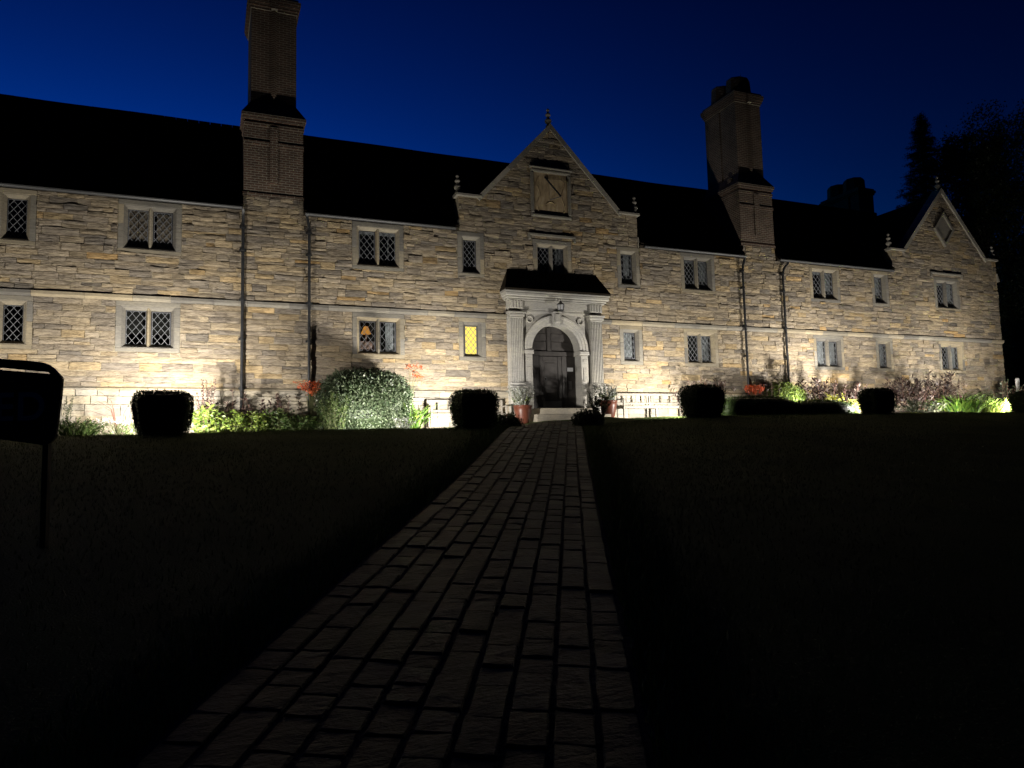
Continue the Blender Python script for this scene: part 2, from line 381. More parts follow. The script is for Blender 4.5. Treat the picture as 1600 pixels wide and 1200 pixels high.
n_ = 42000; X = nrs.uniform(-8, 36, n_); Y = -4.2+nrs.normal(0, .55, n_); k = keep(X, Y) & (Y < -3.1); Ps.append(blades(k.sum(), X[k], Y[k], .02, .055, .006))
n_ = 26000; v = nrs.uniform(-8, 11.5, n_); sd = nrs.choice([-1, 1], n_); u = sd*(PW/2+.02+np.abs(nrs.normal(0, .28, n_))); X = PC[0]+PN[0]*u+PD[0]*v; Y = PC[1]+PN[1]*u+PD[1]*v
Ps.append(blades(n_, X, Y, .03, .09, .006))
n_ = 60000; Y = -4.5-nrs.random(n_)**1.0*17; X = nrs.uniform(-8, 26, n_); k = keep(X, Y); Ps.append(blades(k.sum(), X[k], Y[k], .025, .06, .006))
P = np.concatenate(Ps); m_ = len(P)
go = fast_mesh('grass', P.reshape(-1, 3), np.arange(m_*4).reshape(-1, 4), np.stack([nrs.random(m_), nrs.random(m_), nrs.random(m_)], 1), M['grass'])
tag(go, 'short mown grass blades over the dark lawn', 'grass', None, 'stuff')

# ---------------------------------------------------------------- the almshouse
BX0, BX1 = -8.2, 35.85
ZG, ZP, ZS0, ZS1, ZE = 2.05, 3.71, 6.24, 6.43, 9.30
G1 = dict(x0=8.02, x1=15.30, zs=10.55, a=8.88, b=14.46, xa=11.66, za=13.50)
G2 = dict(x0=28.80, x1=35.85, zs=10.33, a=29.62, b=35.02, xa=32.34, za=13.42)
house = empty('almshouse', (11.6, 0, 2.4))
tag(house, 'long two-storey floodlit sandstone almshouse with gables and tall brick chimneys', 'building')

WIN = []   # x0, x1, z0, z1, lights, content
for x0, x1, k in ((-5.42, -4.73, 1), (-2.38, -.96, 2), (4.46, 5.90, 2), (8.11, 8.80, 1), (14.49, 15.19, 1), (17.39, 18.72, 2), (24.0, 25.40, 2), (27.6, 28.33, 1), (31.57, 32.95, 2)):
    WIN.append([x0, x1, 7.81, 9.14, k]); WIN.append([x0, x1, 4.86, 6.09, k])
WIN.append([10.98, 12.25, 7.81, 9.12, 2])
SUR = .15
openings = [(x0-SUR, x1+SUR, z0-.12, min(z1+.15, ZS0 if z1 < 7 else 99)) for x0, x1, z0, z1, k in WIN]
openings.append((9.80, 13.24, 2.0, 6.9))               # behind the doorway
openings.append((10.83, 12.42, 10.12, 11.9))           # behind the sundial

def subtract(r, o):
    x0, x1, z0, z1 = r; a, b_, c, d = o
    if a >= x1 or b_ <= x0 or c >= z1 or d <= z0: return [r]
    out = []
    if a > x0: out.append((x0, a, z0, z1))
    if b_ < x1: out.append((b_, x1, z0, z1))
    xa, xb = max(x0, a), min(x1, b_)
    if c > z0: out.append((xa, xb, z0, c))
    if d < z1: out.append((xa, xb, d, z1))
    return out
def clip(poly, px, pz, nx, nz):
    out = []
    for i in range(len(poly)):
        p, q = poly[i], poly[(i+1) % len(poly)]
        dp = (p[0]-px)*nx+(p[1]-pz)*nz; dq = (q[0]-px)*nx+(q[1]-pz)*nz
        if dp >= 0: out.append(p)
        if (dp >= 0) != (dq >= 0): t = dp/(dp-dq); out.append((p[0]+t*(q[0]-p[0]), p[1]+t*(q[1]-p[1])))
    return out

# mortar body of the wall
mb = MB(); ops = openings
xs = sorted({BX0, BX1, G1['x0'], G1['x1'], G2['x0']} | {v for o in ops for v in o[:2]})
zs = sorted({ZG, ZE} | {v for o in ops for v in o[2:] if v < ZE})
zs = [z for z in zs if ZG <= z <= ZE]
for i in range(len(xs)-1):
    run = None
    for j in range(len(zs)):
        solid = False
        if j < len(zs)-1:
            cx, cz = (xs[i]+xs[i+1])/2, (zs[j]+zs[j+1])/2
            solid = not any(o[0] < cx < o[1] and o[2] < cz < o[3] for o in ops)
        if solid and run is None: run = zs[j]
        if not solid and run is not None: mb.box(xs[i], xs[i+1], .014, .55, run, zs[j]); run = None
for g in (G1, G2):
    mb.box(g['x0'], g['x1'], .0145, .5, ZE, g['zs'])
    mb.prism([(g['a'], g['zs']), (g['b'], g['zs']), (g['xa'], g['za'])], .0142, .5)
mb.box(.93, 2.76, .0148, .6, ZE, 9.80); mb.box(20.36, 22.05, .0148, .6, ZE, 9.86)
wall = mb.build('wall', M['mortar'], house)
# side walls and back, so the building is a body
mb = MB(); mb.box(BX1-.5, BX1-.005, .56, 16, ZG, 9.9); mb.box(BX0+.005, BX0+.5, .56, 7.4, ZG, ZE); mb.box(BX0+.6, G2['x0']-.1, 6.9, 7.4, ZG, ZE)
mb.box(G2['x0'], G2['x0']+.45, 7.5, 16, ZG, 9.9)
mb.build('rear_wall', M['plinth'], house)

stones = []   # (poly, yfront, mat, scale)
def courses(z0, z1, hmin, hmax):
    z = z0; out = []
    while z < z1-.02:
        h = rng.uniform(hmin, hmax)
        if z1-(z+h) < hmin*.7: h = z1-z
        out.append((z, min(z+h, z1))); z += h
    return out
def lay(x0, x1, z0, z1, hmin, hmax, lmin, lmax, yf, mat, planes=(), pro=.02):
    for (a, b_) in courses(z0, z1, hmin, hmax):
        x = x0-rng.random()*.3
        while x < x1:
            l = rng.uniform(lmin, lmax)*(1.0 if rng.random() < .8 else .6)
            r = (max(x, x0), min(x+l, x1), a, b_); x += l
            # sometimes a course splits in two thin stones
            subs = [r]
            if b_-a > .19 and rng.random() < .22:
                mz = a+(b_-a)*rng.uniform(.4, .6); subs = [(r[0], r[1], a, mz), (r[0], r[1], mz, b_)]
            for r in subs:
                rs = [r]
                for o in openings: rs = [q for p in rs for q in subtract(p, o)]
                for q in rs:
                    if q[1]-q[0] < .05 or q[3]-q[2] < .035: continue
                    poly = [(q[0], q[2]), (q[1], q[2]), (q[1], q[3]), (q[0], q[3])]
                    for pl in planes:
                        if poly: poly = clip(poly, *pl)
                    if len(poly) < 3: continue
                    ar = abs(sum(poly[i][0]*poly[(i+1) % len(poly)][1]-poly[(i+1) % len(poly)][0]*poly[i][1] for i in range(len(poly))))/2
                    if ar < .006: continue
                    stones.append((poly, yf-rng.random()**2*pro, mat, ar))
lay(BX0, BX1, ZP, ZS0, .13, .25, .38, 1.0, -.006, 'stone', pro=.032)
lay(BX0, BX1, ZS1, ZE, .12, .24, .35, .95, -.006, 'stone', pro=.042)
lay(BX0, BX1, ZG, ZP-.09, .22, .34, .5, 1.1, -.085, 'plinth', pro=.01)
lay(.93, 2.76, ZE, 9.80, .14, .2, .3, .6, -.004, 'stone'); lay(20.36, 22.05, ZE, 9.86, .14, .2, .3, .6, -.004, 'stone')
for g in (G1, G2):
    lay(g['x0'], g['x1'], ZE, g['zs'], .16, .30, .35, .9, -.004, 'stone', pro=.028)
    sl = []
    for (p, q) in (((g['a'], g['zs']), (g['xa'], g['za'])), ((g['xa'], g['za']), (g['b'], g['zs']))):
        dx, dz = q[0]-p[0], q[1]-p[1]; ln = math.hypot(dx, dz); sl.append((p[0], p[1], dz/ln, -dx/ln))
    lay(g['a'], g['b'], g['zs'], g['za'], .15, .27, .35, .9, -.004, 'stone', planes=sl, pro=.026)

def stone_geo(mb, poly, yf, mat):
    r = rng; t0 = r.random()
    x0, x1 = min(p[0] for p in poly), max(p[0] for p in poly); z0, z1 = min(p[1] for p in poly), max(p[1] for p in poly)
    hue = min(1, max(0, r.gauss(.47, .17)+.18*noise.noise(Vector((x0*.35, 0, z0*.6)))))
    if r.random() < .04: hue = r.uniform(.8, 1)
    if r.random() < .10: hue = r.uniform(0, .2)
    t = (hue, min(1, max(0, r.gauss(.5, .2))), r.random())
    j = .008; yb = .02 if yf > -.05 else yf+.06
    sdx, sdz = r.uniform(0, 50), r.uniform(0, 50); tl = r.uniform(-.05, .09)
    if len(poly) == 4 and abs(poly[0][1]-poly[1][1]) < 1e-6 and abs(poly[1][0]-poly[2][0]) < 1e-6:
        nx = max(2, min(7, int((x1-x0)/.13)+1)); nz = 3
        gxs = [x0+j+(x1-x0-2*j)*i/nx for i in range(nx+1)]; gzs = [z0+j+(z1-z0-2*j)*i/nz for i in range(nz+1)]
        V = []; F = []; cz = (z0+z1)/2
        jit = lambda: r.uniform(-.007, .007)
        for k, z in enumerate(gzs):
            for i, x in enumerate(gxs):
                edge = (i in (0, nx)) or (k in (0, nz))
                y = yf + .022*noise.noise(Vector((x*3+sdx, 0, z*7+sdz))) + (z-cz)*tl
                dx_, dz_ = 0, 0
                if edge: y += r.uniform(.001, .010); dx_ = jit() if 0 < k < nz else jit(); dz_ = jit()
                V.append((x+dx_, min(y, .012), z+dz_))
        nn = nx+1
        for k in range(nz):
            for i in range(nx): F.append((k*nn+i, k*nn+i+1, (k+1)*nn+i+1, (k+1)*nn+i))
        ring = [i for i in range(nn)]+[k*nn+nx for k in range(1, nz+1)]+[nz*nn+i for i in range(nx-1, -1, -1)]+[k*nn for k in range(nz-1, 0, -1)]
        base = len(V)
        for q in ring: V.append((V[q][0], yb, V[q][2]))
        L = len(ring)
        for i in range(L): F.append((ring[i], base+i, base+(i+1) % L, ring[(i+1) % L]))
        mb.add(V, F, t)
    else:
        cx = sum(p[0] for p in poly)/len(poly); cz = sum(p[1] for p in poly)/len(poly); n_ = len(poly)
        def ins(d): return [(x+(cx-x)*min(.6, d/max(.02, math.hypot(cx-x, cz-z))), z+(cz-z)*min(.6, d/max(.02, math.hypot(cx-x, cz-z)))) for x, z in poly]
        V = [(x, yb, z) for x, z in ins(j)]+[(x, yf+r.uniform(.004, .012), z) for x, z in ins(j)]+[(x, yf+r.uniform(-.006, .004), z) for x, z in ins(j+.03)]
        F = [tuple(range(2*n_, 3*n_))]
        for k in (0, n_):
            for i in range(n_): F.append((k+i, k+(i+1) % n_, k+n_+(i+1) % n_, k+n_+i))
        mb.add(V, F, t)
def pix_area(s):
    cx = sum(p[0] for p in s[0])/len(s[0]); cz = sum(p[1] for p in s[0])/len(s[0]); u, v, k = proj((cx, 0, cz))
    if not (-10 < u < 1610) or v > 670 or (v > 640 and u < 620): return 0
    if 500 < u < 650 and v > 570: return 0
    return s[3]*(FPX/k)**2*(1-.25*max(0, (u-600)/1000))
stones.sort(key=pix_area, reverse=True)
for s in stones[:300]:
    mb = MB(); stone_geo(mb, s[0], s[1], s[2]); mb.build('stone', M[s[2]], wall)
for mk in ('stone', 'plinth'):
    mb = MB()
    for s in stones[300:]:
        if s[2] == mk: stone_geo(mb, s[0], s[1], s[2])
    tag(mb.build('stonework' if mk == 'stone' else 'plinth_stonework', M[mk], wall), kind='stuff')

# string course and plinth cap in lengths of dressed stone
def course_stones(name, prof, x0, x1, lmin, lmax, mat, skip=()):
    x = x0
    while x < x1-.05:
        l = min(rng.uniform(lmin, lmax), x1-x); a, b_ = x+.004, x+l-.004; x += l
        segs = [(a, b_)]
        for (s0, s1) in skip:
            segs = [q for (p0, p1) in segs for q in (((p0, min(p1, s0)),) if p0 < s0 else ())+(((max(p0, s1), p1),) if p1 > s1 else ()) if q[1]-q[0] > .05]
        for a2, b2 in segs:
            mb = MB(); mb.cur = (rng.random(), rng.random(), 0); dy = rng.uniform(-.005, .005); n_ = len(prof)
            V = [(a2, y+dy, z) for y, z in prof]+[(b2, y+dy, z) for y, z in prof]
            mb.add(V, [tuple(range(n_)), tuple(range(2*n_-1, n_-1, -1))]+[(i, n_+i, n_+(i+1) % n_, (i+1) % n_) for i in range(n_)])
            mb.build(name, mat, house)
DW = (9.72, 13.32)
course_stones('string_course_stone', [(.02, ZS1-.01), (-.075, ZS1-.03), (-.08, ZS0+.075), (-.045, ZS0+.03), (-.01, ZS0), (.02, ZS0)], BX0, BX1+.06, .7, 1.5, M['dressed'], (DW,))
course_stones('plinth_cap_stone', [(.02, ZP), (-.01, ZP-.005), (-.10, ZP-.06), (-.105, ZP-.09), (.02, ZP-.09)], BX0, BX1+.06, .8, 1.4, M['plinth'], (DW,))

# windows
def window(x0, x1, z0, z1, k, content, lit=None):
    xc = (x0+x1)/2; W = empty('window', (xc, 0, z0), house)
    S = SUR; zt = min(z1+.15, ZS0 if z1 < 7 else 99)
    def dressed(name, vals, b=.008):
        mb = MB(); mb.cur = (rng.random(), rng.random(), 0); mb.bbox(*vals, b); mb.build(name, M['dressed'], W)
    dressed('lintel', (x0-S+.003, x1+S-.003, -.014, .16, z1+.002, zt-.003))
    dressed('sill', (x0-S+.003, x1+S-.003, -.016, .16, z0-.117, z0-.002))
    zm = z0+(z1-z0)*rng.uniform(.4, .6)
    for s in (0, 1):
        a, b_ = (x0-S+.003, x0-.001) if s == 0 else (x1+.001, x1+S-.003)
        dressed('jamb_stone', (a, b_, -.014, .16, z0+.001, zm)); dressed('jamb_stone', (a, b_, -.013, .16, zm+.005, z1-.001))
    # splayed reveal: an outer roll, then a chamfer to the glazing
    c, d, e = .035, .11, .165
    mb = MB(); mb.cur = (rng.random(), rng.random(), 0)
    def ring(i, y, up): return [(x0+i, y, z0+i*up), (x1-i, y, z0+i*up), (x1-i, y, z1-i), (x0+i, y, z1-i)]
    R = [ring(-.004, -.004, 1), ring(.018, -.002, 1), ring(.03, .03, 1), ring(.038, .035, 1), ring(.10, .13, .9), ring(.10, .20, .9)]
    V = [p for q in R for p in q]; F = []
    for a in range(len(R)-1):
        for i in range(4): F.append((a*4+i, a*4+(i+1) % 4, a*4+4+(i+1) % 4, a*4+4+i))
    mb.add(V, F); mb.build('frame', M['dressed'], W)
    i0, i1, j0, j1 = x0+.10, x1-.10, z0+.09, z1-.10
    lights = [(i0, i1)]
    if k == 2:
        mw = .062; lights = [(i0, xc-mw), (xc+mw, i1)]
        mb = MB(); mb.cur = (rng.random(), rng.random(), 0)
        pl = [(xc-mw, .19), (xc-mw, .13), (xc-.022, .03), (xc+.022, .03), (xc+mw, .13), (xc+mw, .19)]
        def rg(f0, za, zb): return za, zb
        n_ = len(pl); dep = [z0+.09 if y > .1 else z0+.035 for x, y in pl]; dtop = [z1-.10 if y > .1 else z1-.04 for x, y in pl]
        V = [(x, y, z) for (x, y), z in zip(pl, dep)]+[(x, y, z) for (x, y), z in zip(pl, dtop)]
        mb.add(V, [tuple(range(n_-1, -1, -1)), tuple(range(n_, 2*n_))]+[(i, (i+1) % n_, n_+(i+1) % n_, n_+i) for i in range(n_)])
        mb.build('mullion', M['dressed'], W)
    # recess behind the glass
    mb = MB(); a, b_, cc, dd = i0-.05, i1+.05, j0-.05, j1+.05; yb = .75
    mb.add([(a, .20, cc), (b_, .20, cc), (b_, .20, dd), (a, .20, dd), (a, yb, cc), (b_, yb, cc), (b_, yb, dd), (a, yb, dd)], [(4, 5, 6, 7), (0, 1, 5, 4), (1, 2, 6, 5), (2, 3, 7, 6), (3, 0, 4, 7)])
    mb.build('room_recess', M['void'], W)
    for li, (a, b_) in enumerate(lights):
        ct = content[li] if li < len(content) else None
        cas = rng.random() < .6 or ct == 'lit'
        e = .028 if cas else .012
        mb = MB()
        for (p, q, r_, s_) in ((a, a+e, j0, j1), (b_-e, b_, j0, j1), (a+e, b_-e, j0, j0+e), (a+e, b_-e, j1-e, j1)): mb.box(p+.001, q-.001, .165, .195, r_+.001, s_-.001)
        mb.build('casement', M['casement'], W)
        # diamond lead lattice, clipped to the light
        a2, b2, c2, d2 = a+e, b_-e, j0+e, j1-e; mb = MB(); wv = (b2-a2)/2.5; hv = wv*1.28; th = .0065
        for sg in (1, -1):
            kx = -12
            while kx < 12:
                # line: (x-a2)/wv - sg*(z-c2)/hv = kx*.5.. spaced by one diamond
                pts = []
                for x in (a2, b2):
                    z = c2+sg*((x-a2)/wv-kx-.25)*hv
                    if c2 <= z <= d2: pts.append((x, z))
                for z in (c2, d2):
                    x = a2+wv*(sg*(z-c2)/hv+kx+.25)
                    if a2 < x < b2: pts.append((x, z))
                if len(pts) >= 2:
                    (xa, za), (xb, zb) = pts[0], pts[-1]
                    ln = math.hypot(xb-xa, zb-za)
                    if ln > .03:
                        nx, nz = -(zb-za)/ln*th, (xb-xa)/ln*th; y0 = .170 if sg > 0 else .1705
                        mb.prism([(xa+nx, za+nz), (xa-nx, za-nz), (xb-nx, zb-nz), (xb+nx, zb+nz)], y0, .182)
                kx += 1
        for (p, q, r_, s_) in ((a2, a2+.012, c2, d2), (b2-.012, b2, c2, d2), (a2+.012, b2-.012, c2, c2+.012), (a2+.012, b2-.012, d2-.012, d2)): mb.box(p, q, .171, .1815, r_, s_)
        mb.build('lead_lattice', M['lead'], W)
        mb = MB(); mb.box(a+.004, b_-.004, .184, .188, j0+.004, j1-.004); mb.build('pane', M['glass'], W)
        # what hangs inside
        def curtain(x0_, x1_, z0_, z1_, y, mat, name='curtain'):
            mb = MB(); nn = 14; V = []
            for i in range(nn+1):
                x = x0_+(x1_-x0_)*i/nn; yy = y+.02*math.sin(i*1.9)+rng.uniform(-.006, .006); V += [(x, yy, z0_), (x, yy, z1_), (x, yy+.01, z0_), (x, yy+.01, z1_)]
            F = []
            for i in range(nn): F += [(4*i, 4*i+4, 4*i+5, 4*i+1), (4*i+6, 4*i+2, 4*i+3, 4*i+7)]
            mb.add(V, F); mb.build(name, M[mat], W, smooth=True)
        if ct == 'brown': m2 = (a+b_)/2; curtain(a-.03, m2-.005, j0, j1+.02, .222, 'brown'); curtain(m2+.008, b_+.03, j0, j1+.02, .224, 'brown')
        if ct == 'brown1': curtain(a+.1, b_-.05, j0+.02, j1-.06, .222, 'brown')
        if ct == 'net': curtain(a-.03, b_+.03, j0, j1+.03, .30, 'net')
        if ct == 'netr': curtain((a*.6+b_*.4), b_+.03, j0, j1+.03, .29, 'net')
        if ct == 'netl': curtain(a-.03, a*.45+b_*.55, j0+.3, j1+.03, .29, 'net')
        if ct == 'frill': curtain(a-.03, b_+.03, j1-.10, j1+.03, .25, 'net', 'pelmet')
        if ct == 'frillr': curtain(a-.03, b_+.03, j1-.10, j1+.03, .25, 'net', 'pelmet'); curtain(a+.3, a+.335, j0, j1, .24, 'net')
        if ct == 'lit': mb = MB(); mb.box(a-.04, b_+.04, .42, .43, j0-.04, j1+.04); mb.build('lit_blind', M['litwin'], W)
        if ct == 'lampshade':
            curtain(a-.02, b_+.02, j0, j0+(j1-j0)*.36, .28, 'pink')
            zb = j0+(j1-j0)*.62; mb = MB(); mb.lathe(((a+b_)/2, .42, zb), [(.16, 0), (.165, .02), (.07, .24), (.06, .25)], 16); mb.build('lampshade', M['shade'], W, smooth=True)
            mb = MB(); mb.lathe(((a+b_)/2, .42, j0), [(.09, 0), (.08, .04), (.03, .1), (.03, zb-j0)], 12); mb.build('lamp_stand', M['pink'], W)
    return W
CONT = [['frill0'], [None], ['brown', 'brown1'], [None, None], ['frill', 'frillr'], ['lampshade', 'netr'], [None], ['lit'], ['netr'], ['net'],
        ['frill', 'netr'], [None, 'net'], ['frill', 'net'], ['netr', 'net'], ['net'], ['net'], ['frill', 'netr'], ['netl', 'net'], [None, 'netr']]
for wdef, ct in zip(WIN, CONT): window(*wdef, ct)

# hood moulds over the two gable windows
def hood(x0, x1, z):
    mb = MB(); mb.cur = (.4, .4, 0)
    for a, b_, c, d in ((x0, x1, z, z+.10), (x0, x0+.09, z-.14, z), (x1-.09, x1, z-.14, z)):
        mb.bbox(a+.001, b_-.001, -.09, .02, c, d-.001, .02)
    mb.build('hood_mould', M['dressed'], house)
hood(10.66, 12.58, 9.38); hood(31.20, 33.32, 9.40)

# gables: coping, kneelers, finials, and the sundial / diamond panel
def gable(g):
    ge = empty('gable', (g['xa'], 0, g['zs']), house)
    for sg in (0, 1):
        p = (g['a'], g['zs']) if sg == 0 else (g['b'], g['zs']); q = (g['xa'], g['za'])
        dx, dz = q[0]-p[0], q[1]-p[1]; ln = math.hypot(dx, dz); ux, uz = dx/ln, dz/ln; nx, nz = (-uz, ux) if sg == 0 else (uz, -ux)
        nst = 5
        for i in range(nst):
            s0, s1 = ln*i/nst+(.004 if i else -.12), ln*(i+1)/nst-.004
            A = (p[0]+ux*s0, p[1]+uz*s0); B = (p[0]+ux*s1, p[1]+uz*s1)
            if i == nst-1: B = (q[0], q[1])
            th = .15
            pl = [(A[0]-nx*.02, A[1]-nz*.02), (B[0]-nx*.02, B[1]-nz*.02), (B[0]+nx*th, B[1]+nz*th), (A[0]+nx*th, A[1]+nz*th)]
            if i == nst-1: pl[1] = (q[0], q[1]-.02/abs(ux)); pl[2] = (q[0], q[1]+th/abs(ux))
            if sg: pl = pl[::-1]
            mb = MB(); mb.cur = (rng.random(), rng.random(), 0); mb.prism(pl, -.075+rng.uniform(-.006, .006), .42); mb.build('coping_stone', M['coping'], ge)
    for a, b_ in ((g['x0']-.09, g['a']+.02), (g['b']-.02, g['x1']+.09)):
        mb = MB(); mb.bbox(a, b_, -.10, .5, g['zs']+.002, g['zs']+.11, .02); mb.build('kneeler', M['coping'], ge)
    mb = MB(); mb.prism([(g['x0']-.16, ZE+.02), (g['x0']+.02, ZE+.02), (g['x0']+.02, ZE+.42), (g['x0']-.02, ZE+.42)], -.05, .4); mb.build('corbel', M['coping'], ge)
    mb = MB(); mb.prism([(g['x1']-.02, ZE+.02), (g['x1']+.14, ZE+.02), (g['x1']+.0, ZE+.42), (g['x1']-.02, ZE+.42)], -.05, .4); mb.build('corbel', M['coping'], ge)
    prof = [(.10, 0), (.10, .07), (.055, .10), (.055, .14), (.11, .19), (.135, .25), (.12, .31), (.065, .36), (.05, .42), (.075, .44), (.105, .49), (.085, .54), (.04, .58), (.035, .62), (.06, .66), (.06, .70), (.03, .74), (.0, .76)]
    for x, z, s in ((g['x0']+.02, g['zs']+.108, .95), (g['xa'], g['za']+.12, 1.0), (g['x1']-.02, g['zs']+.108, .95)):
        mb = MB(); mb.cur = (.3, .5, 0); mb.lathe((x, .12, z), [(r*s, h*s) for r, h in prof], 14); mb.build('finial', M['coping'], ge, smooth=True)
    return ge
g1 = gable(G1); g2 = gable(G2)
sx0, sx1, sz0, sz1 = 10.80, 12.44, 10.10, 11.92; dl = empty('sundial', ((sx0+sx1)/2, 0, sz0), house)
for a, b_, c, d in ((sx0, sx1, sz1-.13, sz1), (sx0, sx1, sz0, sz0+.13), (sx0, sx0+.13, sz0+.13, sz1-.13), (sx1-.13, sx1, sz0+.13, sz1-.13)):
    mb = MB(); mb.cur = (.5, .45, 0); mb.bbox(a+.001, b_-.001, -.085, .2, c+.001, d-.001, .04); mb.build('dial_frame', M['dressed'], dl)
mb = MB(); mb.bbox(sx0-.05, sx1+.05, -.14, .1, sz1+.003, sz1+.07, .02); mb.build('dial_hood', M['dressed'], dl)
mb = MB(); mb.box(sx0+.12, sx1-.12, .0, .15, sz0+.12, sz1-.12); mb.build('dial_face', M['dial'], dl)
mb = MB(); A = np.array([sx0+.60, -.005, sz1-.28]); B = np.array([sx0+1.08, -.33, sz0+.75])
mb.tube([A, B], .035, 6); mb.tube([B, B+(-.28, .33, -.05)], .014, 6); mb.build('gnomon', M['iron'], dl)
# raised figures around the dial: a wavy hour band on each side
for sg in (-1, 1):
    mb = MB(); xc = (sx0+sx1)/2
    pts = [(xc+sg*(.50+.06*math.sin(i*1.1)), -.004, sz0+.22+i*.145) for i in range(10)]; mb.tube(pts, .022, 6); mb.build('hour_band', M['dial'], dl)
mb = MB(); pts = [((sx0+sx1)/2+.2*math.cos(t), -.004, sz0+.42+.2*math.sin(t)) for t in np.linspace(0, math.pi, 9)]; mb.tube(pts, .02, 6); mb.build('hour_band', M['dial'], dl)
# diamond panel of the far gable
xc, zc, hw, hh = 32.30, 11.62, .66, .86; dp = empty('diamond_panel', (xc, 0, zc-hh), house)
dv = [(xc, zc-hh), (xc+hw, zc), (xc, zc+hh), (xc-hw, zc)]; di = [(xc, zc-hh*.78), (xc+hw*.78, zc), (xc, zc+hh*.78), (xc-hw*.78, zc)]
for i in range(4):
    j = (i+1) % 4; mb = MB(); mb.cur = (.5, .4, 0); mb.prism([dv[i], dv[j], di[j], di[i]], -.12, .02); mb.build('frame_stone', M['dressed'], dp)
mb = MB(); mb.cur = (.4, .3, 0); mb.prism(di, -.045, .02); mb.build('panel', M['dressed'], dp)

# roofs
def roof_slab(mb, a, b_, c, d, th=.12):
    A = [np.array(p, float) for p in (a, b_, c, d)]; nrm = np.cross(A[1]-A[0], A[3]-A[0]); nrm /= np.linalg.norm(nrm)
    V = A+[p-nrm*th for p in A]; mb.add(V, [(0, 1, 2, 3), (7, 6, 5, 4), (0, 4, 5, 1), (1, 5, 6, 2), (2, 6, 7, 3), (3, 7, 4, 0)])
RY, RZ = 3.55, 13.43; EY, EZ = -.16, 9.40
def tiled(mb, x0, x1, p0, p1, rows, jag=.03):
    "overlapping tile rows between eave (y,z)=p0 and ridge p1"
    for i in range(rows):
        f0, f1 = i/rows, (i+1.25)/rows; f1 = min(f1, 1)
        y0, z0 = p0[0]+(p1[0]-p0[0])*f0, p0[1]+(p1[1]-p0[1])*f0; y1, z1 = p0[0]+(p1[0]-p0[0])*f1, p0[1]+(p1[1]-p0[1])*f1
        n_ = max(2, int((x1-x0)/1.2)); V = []; F = []
        for k in range(n_+1):
            x = x0+(x1-x0)*k/n_; s = .025*noise.noise(Vector((x*.35, i*.2, 1)))+jag*.3*(rng.random()-.5)
            V += [(x, y0-.02, z0+.05+s), (x, y1, z1+.012+s), (x, y0-.02, z0+.0+s)]
        for k in range(n_): F += [(3*k, 3*k+3, 3*k+4, 3*k+1), (3*k+2, 3*k+5, 3*k+3, 3*k)]
        mb.add(V, F)
mb = MB()
def ry(y): return EZ-.03+(RZ-EZ)*(y-EY)/(RY-EY)
for a, b_, y0 in ((BX0-.2, .92, EY), (.92, 2.77, 2.0), (2.77, G1['x0']-.02, EY), (G1['x0']-.02, G1['x1']+.02, .62), (G1['x1']+.02, 20.34, EY), (20.34, 22.07, 2.0), (22.07, G2['x0']-.02, EY), (G2['x0']-.02, G2['x0']+3.4, .62)):
    roof_slab(mb, (a, y0, ry(y0)), (b_, y0, ry(y0)), (b_, RY, RZ-.03), (a, RY, RZ-.03))
roof_slab(mb, (BX1-3.4, 7.3, EZ), (BX0-.2, 7.3, EZ), (BX0-.2, RY, RZ-.03), (BX1-3.4, RY, RZ-.03))
tiled(mb, BX0-.2, .92, (EY, EZ), (RY, RZ), 26); tiled(mb, 2.77, G1['x0']-.02, (EY, EZ), (RY, RZ), 26); tiled(mb, G1['x1']+.02, 20.34, (EY, EZ), (RY, RZ), 26); tiled(mb, 22.07, G2['x0']-.02, (EY, EZ), (RY, RZ), 26)
tiled(mb, .92, 2.77, (1.9, 11.6), (RY, RZ), 8); tiled(mb, 20.34, 22.07, (2.2, 11.9), (RY, RZ), 8)
main_roof = mb.build('roof', M['roof'], house)
mb = MB()
for i in range(110):
    x = BX0+.37*i
    if x > 32: break
    z = RZ+.03*noise.noise(Vector((x*.3, 0, 5))); mb.tube([(x, RY, z), (x+.36, RY, z)], .11, 8)
tag(mb.build('ridge_tiles', M['roof'], main_roof), kind='stuff')
for g, yb in ((G1, 5.2), (G2, 16)):
    mb = MB(); zb = ZE+.15; xl, xr = g['x0']-.15, g['x1']+.15; za = g['za']-.12
    sl_ = (za-g['zs'])/(g['xa']-g['a']); zl = za-sl_*(g['xa']-xl); zr = za-sl_*(xr-g['xa'])
    roof_slab(mb, (xl, .43, zl), (g['xa'], .43, za), (g['xa'], yb, za), (xl, yb, zl)); roof_slab(mb, (g['xa'], .43, za), (xr, .43, zr), (xr, yb, zr), (g['xa'], yb, za))
    mb.tube([(g['xa'], .43, za+.02), (g['xa'], yb, za+.02)], .10, 8); mb.build('gable_roof', M['roof'], house)

